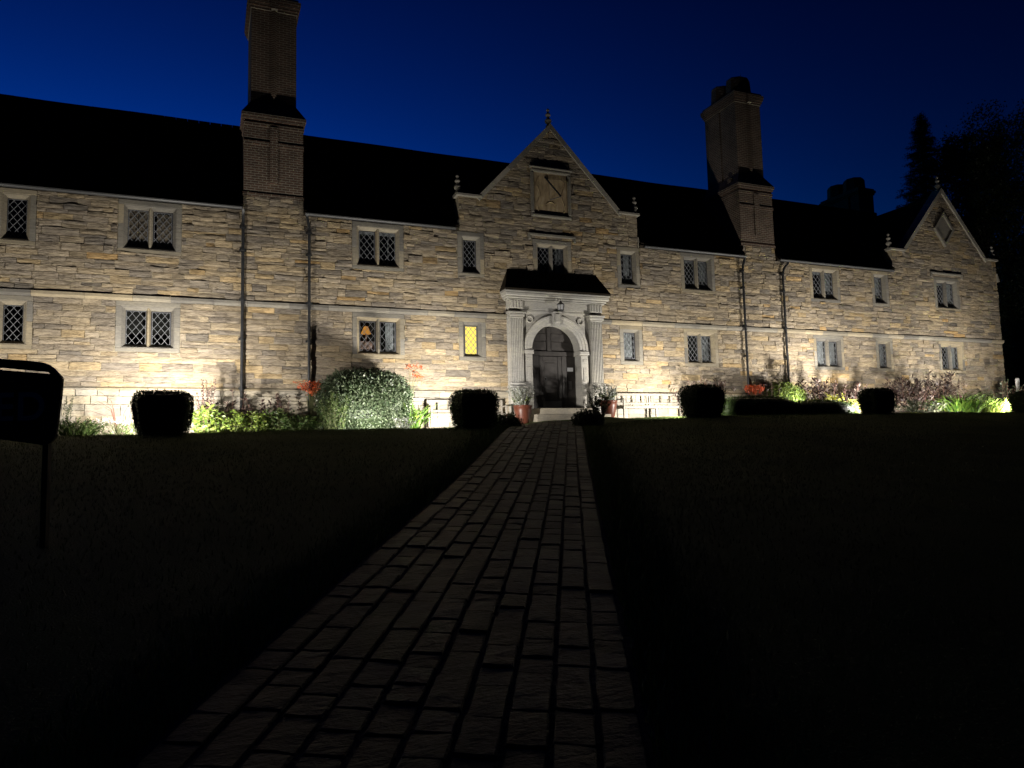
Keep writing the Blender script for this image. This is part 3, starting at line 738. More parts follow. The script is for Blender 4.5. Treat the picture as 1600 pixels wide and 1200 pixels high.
# gutters and downpipes
for a, b_ in ((BX0, .90), (2.80, G1['x0']-.18), (G1['x1']+.17, 20.33), (22.09, G2['x0']-.17)):
    mb = MB(); pr = [(-.27+.075*math.cos(t), 9.33+.075*math.sin(t)) for t in np.linspace(math.pi, 2*math.pi, 8)]+[(-.27+.063*math.cos(t), 9.33+.063*math.sin(t)) for t in np.linspace(2*math.pi, math.pi, 8)]
    n_ = len(pr); V = [(a, y+.08, z) for y, z in pr]+[(b_, y+.08, z) for y, z in pr]
    mb.add(V, [(i, n_+i, n_+(i+1) % n_, (i+1) % n_) for i in range(n_)]+[tuple(range(8)), tuple(range(n_+7, n_-1, -1))])
    mb.build('gutter', M['gutter'], house)
def downpipe(x, xt, sw):
    dpp = empty('downpipe', (x, -.14, 2.5), house); y = -.135
    mb = MB(); pts = [(x, y, 2.5), (x, y, 3.55), (x, y, 3.8), (x, y, 8.75)]
    if sw: pts += [(x+(xt-x)*.3, y-.01, 8.98), (xt, y-.03, 9.2), (xt, y-.05, 9.30)]
    else: pts += [(x, y, 9.28)]
    mb.tube(pts, .048, 10); mb.build('pipe', M['iron'], dpp, smooth=True)
    for z in (3.68, 5.2, 6.42, 8.0, 8.72):
        mb = MB(); mb.lathe((x, y, z), [(.05, -.045), (.062, -.04), (.062, .04), (.05, .045)], 12); mb.box(x-.10, x+.10, y+.05, -.03, z-.03, z+.03); mb.build('collar', M['iron'], dpp)
downpipe(.93, .93, False); downpipe(2.93, 2.86, True); downpipe(20.17, 20.28, True); downpipe(22.26, 22.55, True)

# chimneys
def chimney(xa, xb, zb, z1, z2, z3, yd, top=True):
    "lower stage xa..xb from zb to z1, mouldings to z2, shaft to z3, cap, flues"
    ch = empty('chimney', ((xa+xb)/2, 0, zb), house); xc = (xa+xb)/2; hw = (xb-xa)/2; y0 = .02
    mb = MB(); mb.box(xa, xb, y0, y0+yd, zb, z1); mb.box(xa-.03, xb+.03, y0-.03, y0+yd, zb-.02, zb+.10)
    mb.prism([(xc-.12, zb+.45), (xc+.12, zb+.45), (xc+.12, z1), (xc-.12, z1)], y0-.06, y0); mb.box(xa-.02, xb+.02, y0-.035, y0+.2, z1-.62, z1-.50); mb.build('lower_stage', M['brick'], ch)
    mb = MB(); zz = z1
    for o, h in ((.03, .10), (.0, .10), (.05, .09), (.09, .10)):
        mb.box(xa-o+.001, xb+o-.001, y0-o, y0+yd, zz+.001, zz+h); zz += h
    # sloping weathering up to the shaft
    si = .20; fx = .09
    a, b_ = xa-fx, xb+fx; mb.add([(a, y0-fx, zz), (b_, y0-fx, zz), (b_, y0+yd, zz), (a, y0+yd, zz), (xa+si, y0+si, z2), (xb-si, y0+si, z2), (xb-si, y0+yd, z2), (xa+si, y0+yd, z2)],
        [(0, 1, 5, 4), (1, 2, 6, 5), (3, 0, 4, 7), (4, 5, 6, 7), (2, 3, 7, 6), (3, 2, 1, 0)])
    mb.build('moulding', M['brick'], ch)
    sa, sb, ya, yb = xa+si, xb-si, y0+si, y0+yd-.05
    mb = MB(); ym = (ya+yb)/2
    mb.box(sa, sb, ya, ym-.05, z2-.05, z3); mb.box(sa, sb, ym+.05, yb, z2-.05, z3); mb.box(sa+.12, sb-.12, ym-.05, ym+.05, z2-.05, z3-.02)
    # pointed rib down the middle of the front
    n0 = len(mb.v); mb.add([(xc-.10, ya, z2+.30), (xc+.10, ya, z2+.30), (xc, ya-.11, z2+.30), (xc-.10, ya, z3), (xc+.10, ya, z3), (xc, ya-.11, z3), (xc, ya, z2-.15)],
        [(0, 2, 5, 3), (2, 1, 4, 5), (3, 5, 4), (0, 6, 2), (2, 6, 1)])
    mb.box(xa+.02, xa+.02+.2, ya+.3, ya+.5, z2-.3, z2-.1)
    mb.build('shaft', M['brick'], ch)
    mb = MB(); zz = z3
    for o, h in ((.03, .09), (.07, .10), (.11, .10), (.13, .12), (.06, .10)):
        mb.box(sa-o+.001, sb+o-.001, ya-o, yb+o, zz+.001, zz+h); zz += h
    mb.box(xc-.10, xc+.10, ya-.20, ya-.05, z3, z3+.38)
    mb.build('cap', M['brick'], ch)
    for k, (p, q) in enumerate(((ya+.10, ym-.10), (ym+.12, yb-.10))):
        mb = MB(); cx, cy = xc, (p+q)/2; r0, r1 = (q-p)/2*1.12, (q-p)/2*1.02; h = .78 if k == 0 else .86
        V = []
        for z, r, f in ((zz, r0, .62), (zz+h*.93, r1*.98, .55), (zz+h, r1*.9, .5)):
            for t in range(8):
                an = math.pi/8+t*math.pi/4; V.append((cx+math.cos(an)*r*1.32, cy+math.sin(an)*r, z))
        F = [(a*8+i, a*8+(i+1) % 8, a*8+8+(i+1) % 8, a*8+8+i) for a in range(2) for i in range(8)]+[tuple(range(16, 24))]
        mb.add(V, F); mb.build('flue', M['brick'], ch)
    return ch
chimney(.94, 2.75, 9.80, 12.10, 12.98, 16.15, 2.3); chimney(20.32, 22.05, 9.86, 12.10, 12.98, 16.15, 2.3)
# stack on the far wing's ridge
c3 = empty('chimney', (32.6, 6, 13), house); p = at(1341, 300, 5.0); x3 = float(p[0]); q3 = float(at(1364, 300, 5.0)[0])
mb = MB(); mb.box(x3, q3, 5.0, 5.55, 12.5, 15.15); mb.box(x3+.1, q3-.1, 5.55, 5.7, 12.5, 15.1); mb.box(x3, q3, 5.7, 7.6, 12.5, 15.15); mb.build('shaft', M['brick'], c3)
mb = MB()
for o, h, z in ((.05, .10, 15.15), (.10, .14, 15.25), (.04, .10, 15.39)): mb.box(x3-o, q3+o, 5.0-o, 7.6+o, z+.001, z+h)
mb.build('cap', M['brick'], c3)
for cy in (5.75, 6.9):
    mb = MB(); mb.lathe(((x3+q3)/2, cy, 15.49), [(.58, 0), (.55, .62), (.49, .72), (.3, .74)], 8); mb.build('flue', M['brick'], c3)

# ---------------------------------------------------------------- the doorway
XC = 11.60; dw = empty('doorway', (XC, -.3, 2.6), house)
def dress(name, vals, b=.012, mat='portal', t=None):
    mb = MB(); mb.cur = t or (rng.random(), rng.random(), 0); mb.bbox(*vals, b); return mb.build(name, M[mat], dw)
ZSP, RO, RI = 5.17, 1.28, .95; YF = -.16; ZTH = 3.04; ZTOP = 6.60
# backing wall of the doorway with the arched opening
mb = MB(); mb.cur = (.4, .5, 0); n_ = 28
for sg in (-1, 1):
    x = XC+sg*RO; mb.box(min(x, XC+sg*1.86), max(x, XC+sg*1.86), -.105, .40, 2.45, ZSP)
arc = [(XC-RO*math.cos(math.pi*i/n_), ZSP+RO*math.sin(math.pi*i/n_)) for i in range(n_+1)]
for i in range(n_):
    (xa_, za_), (xb_, zb_) = arc[i], arc[i+1]; mb.prism([(xa_, za_), (xb_, zb_), (xb_, ZTOP), (xa_, ZTOP)], -.105, .40)
for sg in (-1, 1):
    x = XC+sg*RO; mb.box(min(x, XC+sg*1.86), max(x, XC+sg*1.86), -.105, .40, ZSP, ZTOP)
mb.build('spandrel', M['portal'], dw)
# moulded arch ring
prof = [(RI, .38), (RI, YF+.02), (RI+.015, YF), (RI+.11, YF), (RI+.12, YF-.02), (RI+.22, YF-.025), (RI+.235, YF-.05), (RI+.31, YF-.055), (RI+.335, YF-.03), (RI+.34, -.08)]
mb = MB(); mb.cur = (.6, .6, 0); n_ = 40; V = []; F = []
for i in range(n_+1):
    t = math.pi*i/n_
    for r, y in prof: V.append((XC-r*math.cos(t), y, ZSP+r*math.sin(t)))
m_ = len(prof)
for i in range(n_):
    for k in range(m_-1): F.append((i*m_+k, i*m_+k+1, (i+1)*m_+k+1, (i+1)*m_+k))
mb.add(V, F); mb.build('arch', M['portal'], dw)
for sg in (-1, 1):
    a, b_ = sorted((XC+sg*RI, XC+sg*(RI+.33)))
    dress('jamb', (a+.01, b_-.01, YF-.03, .40, 2.9, ZSP-.16), .02)
    dress('impost', (a-.055, b_+.03, YF-.085, .40, ZSP-.155, ZSP-.002), .03)
    for z, h, o in ((ZSP-.40, .10, .0), (4.05, .5, .0)):
        mb = MB(); mb.cur = (.2, .3, 0); mb.bbox((a+b_)/2-.07, (a+b_)/2+.07, YF-.05, YF-.028, z, z+h, .01); mb.build('jamb_panel', M['portal'], dw)
    # pilaster: pedestal, base, fluted shaft, capital
    pa, pb = sorted((XC+sg*1.36, XC+sg*1.82)); yp = -.30
    dress('pedestal', (pa-.07, pb+.07, yp-.09, -.10, 2.5, 3.78), .025); dress('pedestal_cap', (pa-.10, pb+.10, yp-.12, -.10, 3.782, 3.87), .03)
    dress('pilaster_base', (pa-.05, pb+.05, yp-.06, -.10, 3.872, 3.98), .03)
    mb = MB(); mb.cur = (.45, .5, 0); nf = 7; wv = (pb-pa)/nf; poly = [(pa, -.10)]
    for i in range(nf):
        x0 = pa+i*wv; poly += [(x0, yp), (x0+wv*.22, yp), (x0+wv*.32, yp+.028), (x0+wv*.68, yp+.028), (x0+wv*.78, yp)]
    poly += [(pb, yp), (pb, -.10)]; k = len(poly); z0_, z1_ = 3.985, 6.26
    mb.add([(x, y, z0_) for x, y in poly]+[(x, y, z1_) for x, y in poly], [(i, (i+1) % k, k+(i+1) % k, k+i) for i in range(k)]+[tuple(range(k, 2*k))]); mb.build('pilaster', M['portal'], dw)
    for o, z, h in ((.02, 6.262, .05), (.06, 6.315, .10), (.10, 6.42, .07)): dress('capital', (pa-o, pb+o, yp-o, -.10, z, z+h-.003), .015)
    # triglyph block over the pilaster
    dress('frieze_block', (pa-.02, pb+.02, yp-.03, -.10, 6.60, 6.90), .012)
    for i in range(4):
        x = pa+.06+i*(pb-pa-.12)/3; mb = MB(); mb.bbox(x-.03, x+.03, yp-.06, yp-.028, 6.62, 6.88, .015); mb.build('triglyph_bar', M['portal'], dw)
    # roundel in the spandrel
    mb = MB(); c = (XC+sg*1.02, -.115, 6.26); V = []; F = []
    for i in range(20):
        t = 2*math.pi*i/20
        for r, y in ((.135, -.10), (.13, -.16), (.10, -.165), (.085, -.12)): V.append((c[0]+r*math.cos(t), y, c[2]+r*math.sin(t)))
    for i in range(20):
        j = (i+1) % 20
        for k in range(3): F.append((i*4+k, j*4+k, j*4+k+1, i*4+k+1))
    mb.add(V, F); mb.build('roundel', M['portal'], dw)
dress('architrave', (XC-1.86, XC+1.86, -.20, .3, 6.505, 6.598), .015); dress('frieze', (XC-1.88, XC+1.88, -.22, .3, 6.602, 6.90), .012)
for i, (o, y, z, h) in enumerate(((1.95, -.34, 6.903, .05), (2.0, -.40, 6.955, .07), (2.06, -.50, 7.027, .12), (2.09, -.54, 7.15, .07))):
    dress('cornice', (XC-o, XC+o, y, .012, z, z+h-.002), .02)
# keystone
mb = MB(); mb.cur = (.7, .6, 0); z0_, z1_ = ZSP+RI-.07, ZSP+RO+.10
mb.add([(XC-.11, YF-.13, z0_), (XC+.11, YF-.13, z0_), (XC+.17, YF-.17, z1_), (XC-.17, YF-.17, z1_), (XC-.11, .0, z0_), (XC+.11, .0, z0_), (XC+.17, .0, z1_), (XC-.17, .0, z1_)],
       [(0, 1, 2, 3), (4, 0, 3, 7), (1, 5, 6, 2), (3, 2, 6, 7), (0, 4, 5, 1)])
mb.bbox(XC-.09, XC+.09, YF-.21, YF-.12, z0_+.10, z1_-.06, .03); mb.build('keystone', M['portal'], dw)
# hipped lean-to roof above the cornice
mb = MB(); yb = -.56; o = 2.10; ti = 1.80; zb = 7.222; zt = 8.06
mb.add([(XC-o, yb, zb), (XC+o, yb, zb), (XC+o, .0, zb), (XC-o, .0, zb), (XC-ti, -.02, zt), (XC+ti, -.02, zt), (XC-o, yb, zb+.05), (XC+o, yb, zb+.05), (XC+o, .0, zb+.05), (XC-o, .0, zb+.05)],
       [(6, 7, 5, 4), (7, 8, 5), (9, 6, 4), (0, 1, 7, 6), (1, 2, 8, 7), (3, 0, 6, 9), (3, 2, 1, 0), (4, 5, 8, 9)]); mb.build('lean_to_roof', M['roof'], dw)
# lantern on a bracket
ln_ = (XC+.0, -.60, 6.52)
mb = MB(); mb.tube([(XC, -.2, 6.93), (XC, -.45, 6.98), (XC, -.6, 6.95), (XC, -.6, 6.82)], .014, 6)
mb.lathe(ln_, [(.10, 0), (.115, .015), (.115, .03)], 6); mb.lathe((ln_[0], ln_[1], ln_[2]+.22), [(.155, 0), (.15, .02), (.06, .09), (.05, .12), (.02, .14)], 6)
for k in range(6):
    t = k*math.pi/3; mb.tube([(XC+.105*math.cos(t), -.60+.105*math.sin(t), 6.54), (XC+.14*math.cos(t), -.60+.14*math.sin(t), 6.75)], .007, 4)
mb.build('lantern', M['iron'], dw)
mb = MB(); mb.lathe(ln_, [(.095, .03), (.128, .22)], 6); mb.build('lantern_glass', M['net'], dw)
# steps
for i, (y0, y1, z0_, z1_, hw) in enumerate(((-1.05, .30, 2.80, 3.03, 1.12), (-1.45, .28, 2.50, 2.797, 1.42))):
    mb = MB(); mb.cur = (.35, .5, 0); mb.bbox(XC-hw, XC+hw, y0, y1, z0_, z1_, .015); mb.build('step', M['plinth'], dw)
# oak door
dr = empty('door', (XC, .28, ZTH), house)
def oak(name, vals, b=.008, mat='oak', pa=dr): mb = MB(); mb.bbox(*vals, b); return mb.build(name, M[mat], pa)
YD = .27; mb = MB(); n_ = 24
pl = [(XC-RI-.02, ZTH-.02), (XC+RI+.02, ZTH-.02)]+[(XC+(RI+.02)*math.cos(math.pi*i/n_), ZSP+(RI+.02)*math.sin(math.pi*i/n_)) for i in range(n_+1)]
mb.prism(pl, YD+.06, YD+.12); mb.build('door_frame', M['oak'], dr)
oak('transom', (XC-RI, XC+RI, YD-.03, YD+.058, 5.02, 5.18)); oak('fanlight_mullion', (XC-.16, XC-.02, YD-.005, YD+.058, 5.185, 6.05))
for sg, a, b_, c, d in ((0, XC-.85, XC-.18, 5.23, 5.55), (0, XC+.0, XC+.85, 5.23, 5.55), (0, XC-.70, XC-.18, 5.60, 5.85), (0, XC+.0, XC+.70, 5.60, 5.85)):
    oak('fanlight_panel', (a, b_, YD+.035, YD+.058, c, d), .015)
L0_, L1_ = XC-.52, XC+.40
oak('door_post', (XC-RI, L0_-.005, YD-.02, YD+.058, ZTH, 5.018)); oak('door_post', (L1_+.005, L1_+.20, YD-.02, YD+.058, ZTH, 5.018)); oak('side_panel', (L1_+.205, XC+RI, YD+.0, YD+.058, ZTH, 5.018), .02)
lf = oak('door_leaf', (L0_, L1_, YD+.02, YD+.059, ZTH+.01, 5.016))
for a, b_, c, d in ((L0_, L0_+.16, 3.06, 5.0), (L1_-.16, L1_, 3.06, 5.0)): oak('stile', (a+.002, b_-.002, YD-.008, YD+.02, c, d), .012, 'oak', lf)
for c, d in ((3.06, 3.30), (3.92, 4.10), (4.84, 5.0)): oak('rail', (L0_+.162, L1_-.162, YD-.006, YD+.02, c, d), .012, 'oak', lf)
for c, d in ((3.32, 3.90), (4.12, 4.82)): oak('door_panel', (L0_+.21, L1_-.21, YD+.002, YD+.02, c+.04, d-.04), .03, 'oak', lf)
oak('kick_plate', (L0_+.13, L1_-.05, YD-.018, YD-.009, 3.08, 3.36), .003, 'plate', lf)
mb = MB(); mb.tube([(XC-.28+.05*math.cos(t), YD-.03, 4.16+.06*math.sin(t)) for t in np.linspace(0, 2*math.pi, 13)], .012, 6); mb.build('knocker', M['plate'], lf)
mb = MB(); mb.lathe((XC-.43, YD-.03, 4.62), [(.0, 0), (.02, .005), (.02, .03), (.0, .035)], 8); mb.build('lock', M['plate'], lf)
mb = MB(); mb.box(L1_+.22, L1_+.46, YD-.012, YD-.004, 4.46, 4.60); mb.build('notice', M['paper'], dr)
mb = MB(); mb.box(L1_+.26, L1_+.38, YD-.012, YD-.004, 3.80, 4.10); mb.build('finger_plate', M['plate'], dr)
mb = MB(); mb.add([(XC-1.0, .42, 2.6), (XC+1.0, .42, 2.6), (XC+1.0, .42, 6.4), (XC-1.0, .42, 6.4), (XC-1.0, .5, 2.6), (XC+1.0, .5, 2.6), (XC+1.0, .5, 6.4), (XC-1.0, .5, 6.4)], [(0, 1, 2, 3), (7, 6, 5, 4), (0, 3, 7, 4), (1, 5, 6, 2)]); mb.build('door_backing', M['void'], dr)
# ---------------------------------------------------------------- floodlights
def floodlight(x, y, label, power=1.0, aim=9, pan=0, hs=.15):
    z = float(G(x, y)); f = empty('floodlight', (x, y, z)); tag(f, label, 'floodlight', 'floodlights lighting the front')
    e = math.radians(aim); d = np.array([math.sin(math.radians(pan))*math.cos(e), math.cos(math.radians(pan))*math.cos(e), math.sin(e)]); s = np.array([d[1], -d[0], 0]); s /= np.linalg.norm(s); u = np.cross(s, d); c = np.array([x, y, z+hs])
    def obox(mb, a, b_, c_, hw0, hh0, hw1, hh1):
        V = [c+d*a+s*sx*hw0+u*sz*hh0 for sx, sz in ((-1, -1), (1, -1), (1, 1), (-1, 1))]+[c+d*b_+s*sx*hw1+u*sz*hh1 for sx, sz in ((-1, -1), (1, -1), (1, 1), (-1, 1))]
        mb.add(V, [(3, 2, 1, 0), (0, 1, 5, 4), (1, 2, 6, 5), (2, 3, 7, 6), (3, 0, 4, 7)]+([(4, 5, 6, 7)] if c_ else []))
    mb = MB(); obox(mb, -.11, .04, False, .10, .06, .17, .09); obox(mb, -.14, -.105, True, .06, .05, .06, .05); mb.build('housing', M['metal'], f)
    mb = MB(); obox(mb, .0, .012, True, .155, .08, .155, .08); mb.build('lens', M['lens'], f)
    mb = MB(); q = c+s*.185; q2 = c-s*.185; mb.tube([q, (q[0], q[1], z+hs-.14), (q2[0], q2[1], z+hs-.14), q2], .012, 6); mb.tube([(x, y, z-.1), (x, y, z+hs-.13)], .02, 8); mb.build('bracket', M['metal'], f)
    L = bpy.data.lights.new('flood_beam', 'AREA'); L.shape = 'RECTANGLE'; L.size = .30; L.size_y = .15; L.energy = FLOOD_W*power; L.color = (1, .945, .86); L.spread = math.radians(150)
    lo = bpy.data.objects.new('flood_beam', L); lp = c+d*.05; link(lo, lp, f)
    lo.rotation_euler = Vector(-d).to_track_quat('Z', 'Y').to_euler()
FY = -3.45
FX = [float(at(255, 640, FY)[0]), float(at(722, 640, FY)[0]), float(at(1098, 630, FY)[0]), float(at(1368, 630, FY)[0]), float(at(1590, 630, FY)[0])]
for x, lb, pw in ((-9.0, 'floodlight beyond the left edge behind the closed sign', .9), (FX[0], 'floodlight hidden behind the clipped bush nearest the sign', 1.0), (FX[1], 'floodlight hidden behind the clipped bush left of the path', .8),
                  (FX[2], 'floodlight hidden behind the clipped bush right of the door', .74), (FX[3], 'floodlight hidden behind the small clipped bush near the far gable', 1.1), (FX[4], 'floodlight hidden behind the clipped bush at the right edge', 1.35)):
    floodlight(x, FY, lb, pw, hs=.50)
floodlight(float(at(585, 640, -3.6)[0]), -3.6, 'floodlight in the grass facing the big round shrub', .22, 24, 0, .10)
floodlight(float(at(1256, 640, -1.9)[0]), -1.9, 'floodlight hidden behind the low hedge mounds beside the feathery shrub', .15, 20, -8, .2)
floodlight(float(at(1500, 640, -3.6)[0]), -3.6, 'floodlight in the grass facing the bright green clump', .40)

# ---------------------------------------------------------------- plants
def unit(a): return a/np.maximum(np.linalg.norm(a, axis=-1, keepdims=True), 1e-9)
def kites(P, D, L, W, fold=.15):
    "n leaves: base P, direction D, length L, width W -> verts (n*4,3)"
    n_ = len(P); D = unit(D); r = nrs.normal(size=(n_, 3)); S = unit(np.cross(D, r)); U = np.cross(S, D)
    L = np.broadcast_to(L, n_)[:, None]; W = np.broadcast_to(W, n_)[:, None]
    a = P; b_ = P+D*L*.45+S*W*.5+U*W*fold; c = P+D*L; d = P+D*L*.45-S*W*.5+U*W*fold
    return np.stack([a, b_, c, d], 1).reshape(-1, 3)
def leafmesh(name, V, mat, parent, tone=None, col_=True):
    m_ = len(V)//4; T = np.stack([nrs.random(m_) if tone is None else np.clip(tone+nrs.normal(0, .2, m_), 0, 1), nrs.random(m_), nrs.random(m_)], 1)
    return fast_mesh(name, V, np.arange(m_*4).reshape(-1, 4), T, mat, parent, ORG[parent.name])
def strips(B, D, L, W, droop, seg=5):
    "n arching strap leaves from B along D; returns verts of quads"
    n_ = len(B); D = unit(D); hor = D.copy(); hor[:, 2] = 0; S = unit(np.cross(D, np.array([0, 0, 1.])+nrs.normal(0, .2, (n_, 3)))); out = []; prev = None
    for k in range(seg+1):
        f = k/seg; c = B+D*(L*f)[:, None]; c = c+unit(hor)*(L*f*f*.25)[:, None]; c[:, 2] -= L*f**2.2*droop
        wv = (W*(1-f**2)*.5+.002)[:, None] if k < seg else np.full((n_, 1), .002); cur = (c-S*wv, c+S*wv)
        if prev is not None: out.append(np.stack([prev[0], prev[1], cur[1], cur[0]], 1))
        prev = cur
    return np.concatenate(out).reshape(-1, 3)
def plant(name, label, cat, x, y, group=None):
    r = empty(name, (x, y, float(G(x, y)))); tag(r, label, cat, group); return r
def stems_mesh(root, paths, rad, mat):
    mb = MB()
    for p in paths: mb.tube(p, [rad, rad*.8, rad*.5][:len(p)] if len(p) <= 3 else rad, 5, cap=False)
    mb.build('stems', mat, root, ORG[root.name])
def leafy(root, h, rad, n_stem, per, ll, lw, mat, smat, up=.3, tone=None, lean=0.35, low=.05):
    o = ORG[root.name]; paths = []; Ps = []; Ds = []
    for i in range(n_stem):
        an = nrs.uniform(0, 6.283); r0 = rad*math.sqrt(nrs.random())*.7; b_ = o+(math.cos(an)*r0, math.sin(an)*r0, 0)
        hh = h*nrs.uniform(.6, 1.0); ln = nrs.normal(0, lean*rad, 2); tip = b_+(ln[0]+math.cos(an)*rad*.3, ln[1]+math.sin(an)*rad*.3, hh); md = (b_+tip)/2+(0, 0, hh*.08); paths.append([b_, md, tip])
        f = nrs.uniform(low, 1, per)[:, None]; p = np.where(f < .5, b_+(md-b_)*f*2, md+(tip-md)*(f-.5)*2)
        a2 = nrs.uniform(0, 6.283, per); d = np.stack([np.cos(a2), np.sin(a2), nrs.normal(up, .35, per)], 1); Ps.append(p); Ds.append(d)
    P = np.concatenate(Ps); D = np.concatenate(Ds); stems_mesh(root, paths, .006, smat)
    n_ = len(P); leafmesh('foliage', kites(P, D, ll*nrs.uniform(.6, 1.2, n_), lw*nrs.uniform(.6, 1.2, n_)), mat, root, tone)
def spires(root, n_, h, spread, mat, bud=.03, smat='drystem', dens=60, frac=.5):
    o = ORG[root.name]; paths = []; Ps = []
    for i in range(n_):
        an = nrs.uniform(0, 6.283); r0 = spread*math.sqrt(nrs.random()); b_ = o+(math.cos(an)*r0*.5, math.sin(an)*r0*.5, 0); hh = h*nrs.uniform(.65, 1); tip = b_+(math.cos(an)*r0*.6, math.sin(an)*r0*.6, hh); md = (b_+tip)/2+(0, 0, .02); paths.append([b_, md, tip])
        f = nrs.uniform(1-frac, 1, dens)[:, None]; Ps.append(b_+(tip-b_)*f)
    P = np.concatenate(Ps); a2 = nrs.uniform(0, 6.283, len(P)); D = np.stack([np.cos(a2), np.sin(a2), nrs.uniform(-.2, .9, len(P))], 1)
    stems = MB()
    for p in paths: stems.tube(p, [.008, .006, .004], 5, cap=False)
    stems.build('flower_stems', M[smat], root, ORG[root.name]); leafmesh('seed_heads', kites(P, D, bud*nrs.uniform(.7, 1.4, len(P)), bud*.55), M[mat], root)['kind'] = 'stuff'
def strap(root, n_, h, rad, w_, mat, droop=.35, upr=1.6):
    o = ORG[root.name]; an = nrs.uniform(0, 6.283, n_); r0 = rad*.55*np.sqrt(nrs.random(n_))
    B = np.stack([o[0]+np.cos(an)*r0, o[1]+np.sin(an)*r0, np.full(n_, o[2])], 1); D = np.stack([np.cos(an)*nrs.uniform(-.2, 1.3, n_)+nrs.normal(0, .25, n_), np.sin(an)*nrs.uniform(-.2, 1.3, n_)+nrs.normal(0, .25, n_), np.full(n_, upr)], 1)
    leafmesh('strap_leaves', strips(B, D, h*nrs.uniform(.45, 1.2, n_), w_*nrs.uniform(.7, 1.2, n_), droop), mat, root)
def sprays(root, n_, h, rad, mat, dx=0, cluster=26, size=.06):
    o = ORG[root.name]; paths = []; Ps = []
    for i in range(n_):
        an = nrs.uniform(0, 6.283); rr = rad*nrs.uniform(.3, 1); hh = h*nrs.uniform(.82, 1.05); tip = o+(dx+math.cos(an)*rr, math.sin(an)*rr, hh); md = o+(dx*.4+math.cos(an)*rr*.4, math.sin(an)*rr*.4, hh*.75); paths.append([o, md, tip]); Ps.append(tip+nrs.normal(0, 1, (cluster, 3))*(.07, .07, .035))
    P = np.concatenate(Ps); mb = MB()
    for p in paths: mb.tube(p, [.007, .006, .004], 5, cap=False)
    mb.build('flower_stems', M['stem'], root, ORG[root.name]); leafmesh('flowers', kites(P, nrs.normal(size=(len(P), 3)), size*nrs.uniform(.7, 1.3, len(P)), size*.6), mat, root)['kind'] = 'stuff'
def superq(n_, e, dims, taper=0.0):
    d = nrs.normal(size=(n_, 3)); d /= (np.abs(d)**e).sum(1, keepdims=True)**(1/e); nrm = unit(np.sign(d)*np.abs(d)**(e-1)); k = 1+taper*d[:, 2:3]; P = d*np.array(dims); P[:, :2] *= k; return P, nrm
def core(name, c, e, dims, taper, mat, root, seg=24):
    mb = MB(); V = []; F = []
    for i in range(seg//2+1):
        t = -math.pi/2+math.pi*i/(seg//2)
        for j in range(seg):
            a = 2*math.pi*j/seg; d = np.array([math.cos(t)*math.cos(a), math.cos(t)*math.sin(a), math.sin(t)]); d = d/((np.abs(d)**e).sum()**(1/e)); k = 1+taper*d[2]; V.append((c[0]+d[0]*dims[0]*k, c[1]+d[1]*dims[1]*k, c[2]+d[2]*dims[2]))
    for i in range(seg//2):
        for j in range(seg): F.append((i*seg+j, i*seg+(j+1) % seg, (i+1)*seg+(j+1) % seg, (i+1)*seg+j))
    mb.add(V, F); mb.cur = (0, .3, 0); return mb.build(name, mat, root, ORG[root.name])
def clipped(root, n_, e, dims, taper, leaf, mat, zc, lift=.0, shag=.02, cr=.93, sprig=0):
    o = ORG[root.name]; c = o+(0, 0, zc); P, nr = superq(n_, e, dims, taper); P = P*(1-nrs.random((n_, 1))**2*.10)+c+nr*nrs.normal(0, shag, (n_, 1)); k = P[:, 2] > o[2]-.02; P, nr = P[k], nr[k]; m_ = len(P)
    D = unit(nr)*.6+nrs.normal(0, .6, (m_, 3))+(0, 0, lift); V = kites(P, D, leaf*nrs.uniform(.6, 1.3, m_), leaf*.55*nrs.uniform(.7, 1.2, m_))
    if sprig:
        an = nrs.uniform(-1, 1, (sprig, 2)); B = c+np.concatenate([an*np.array(dims[:2])*.95, np.full((sprig, 1), dims[2]*.93)], 1); D2 = nrs.normal(0, .25, (sprig, 3))+(0, 0, 1); V = np.concatenate([V, kites(B, D2, nrs.uniform(.06, .15, sprig), .02)])
    leafmesh('foliage', V, mat, root); core('light_block_core', c, e, tuple(d*cr for d in dims), taper, M['privet'], root)  # solid dark core added inside the leaf shell to block light, not branches
    mb = MB(); mb.tube([o-(0, 0, .1), o+(0, 0, zc*.8)], .05, 8); mb.build('trunk', M['bark'], root)

# clipped bushes on the lawn edge
TOP = [(255, 84, 1.30, .96, 'clipped dark bush on the lawn nearest the closed sign'), (741, 70, 1.27, .98, 'clipped dark bush left of the path in front of the bench'), (1098, 64, 1.32, .96, 'clipped dark bush right of the door in front of the bench'),
       (1371, 48, 1.14, .82, 'small clipped dark bush on the lawn before the far gable'), (1606, 46, 1.14, .80, 'clipped dark bush cut off by the right edge of the picture')]
for i, (px, pw, wd, ht, lb) in enumerate(TOP):
    y = -4.25; p = at(px, 640, y); r = plant('clipped_bush', lb, 'bush', float(p[0]), y, 'clipped bushes along the lawn edge')
    clipped(r, 7000, 5, (wd/2*.95, wd/2*.8, ht/2+.06), .11, .055, M['privet'], ht/2-.02, shag=.018, sprig=90)

# the big rounded shrub under the window
p = at(571, 640, -1.35); r = plant('shrub', 'big round grey-green shrub under the window left of the lit one', 'shrub', float(p[0]), -1.35)
clipped(r, 19000, 2.7, (1.38, .98, .99), .0, .085, M['viburnum'], .86, shag=.05, cr=.9)

def gz(x, y): return float(G(x, y))
def px_h(px, top, y): return float(at(px, top, y)[2])-gz(float(at(px, 640, y)[0]), y)
def pl(name, label, px, y, cat='plant', group=None): return plant(name, label, cat, float(at(px, 640, y)[0]), y, group)
LM, GM, ST = M['lime'], M['green'], M['stem']
BED = 'flower bed plants along the front'
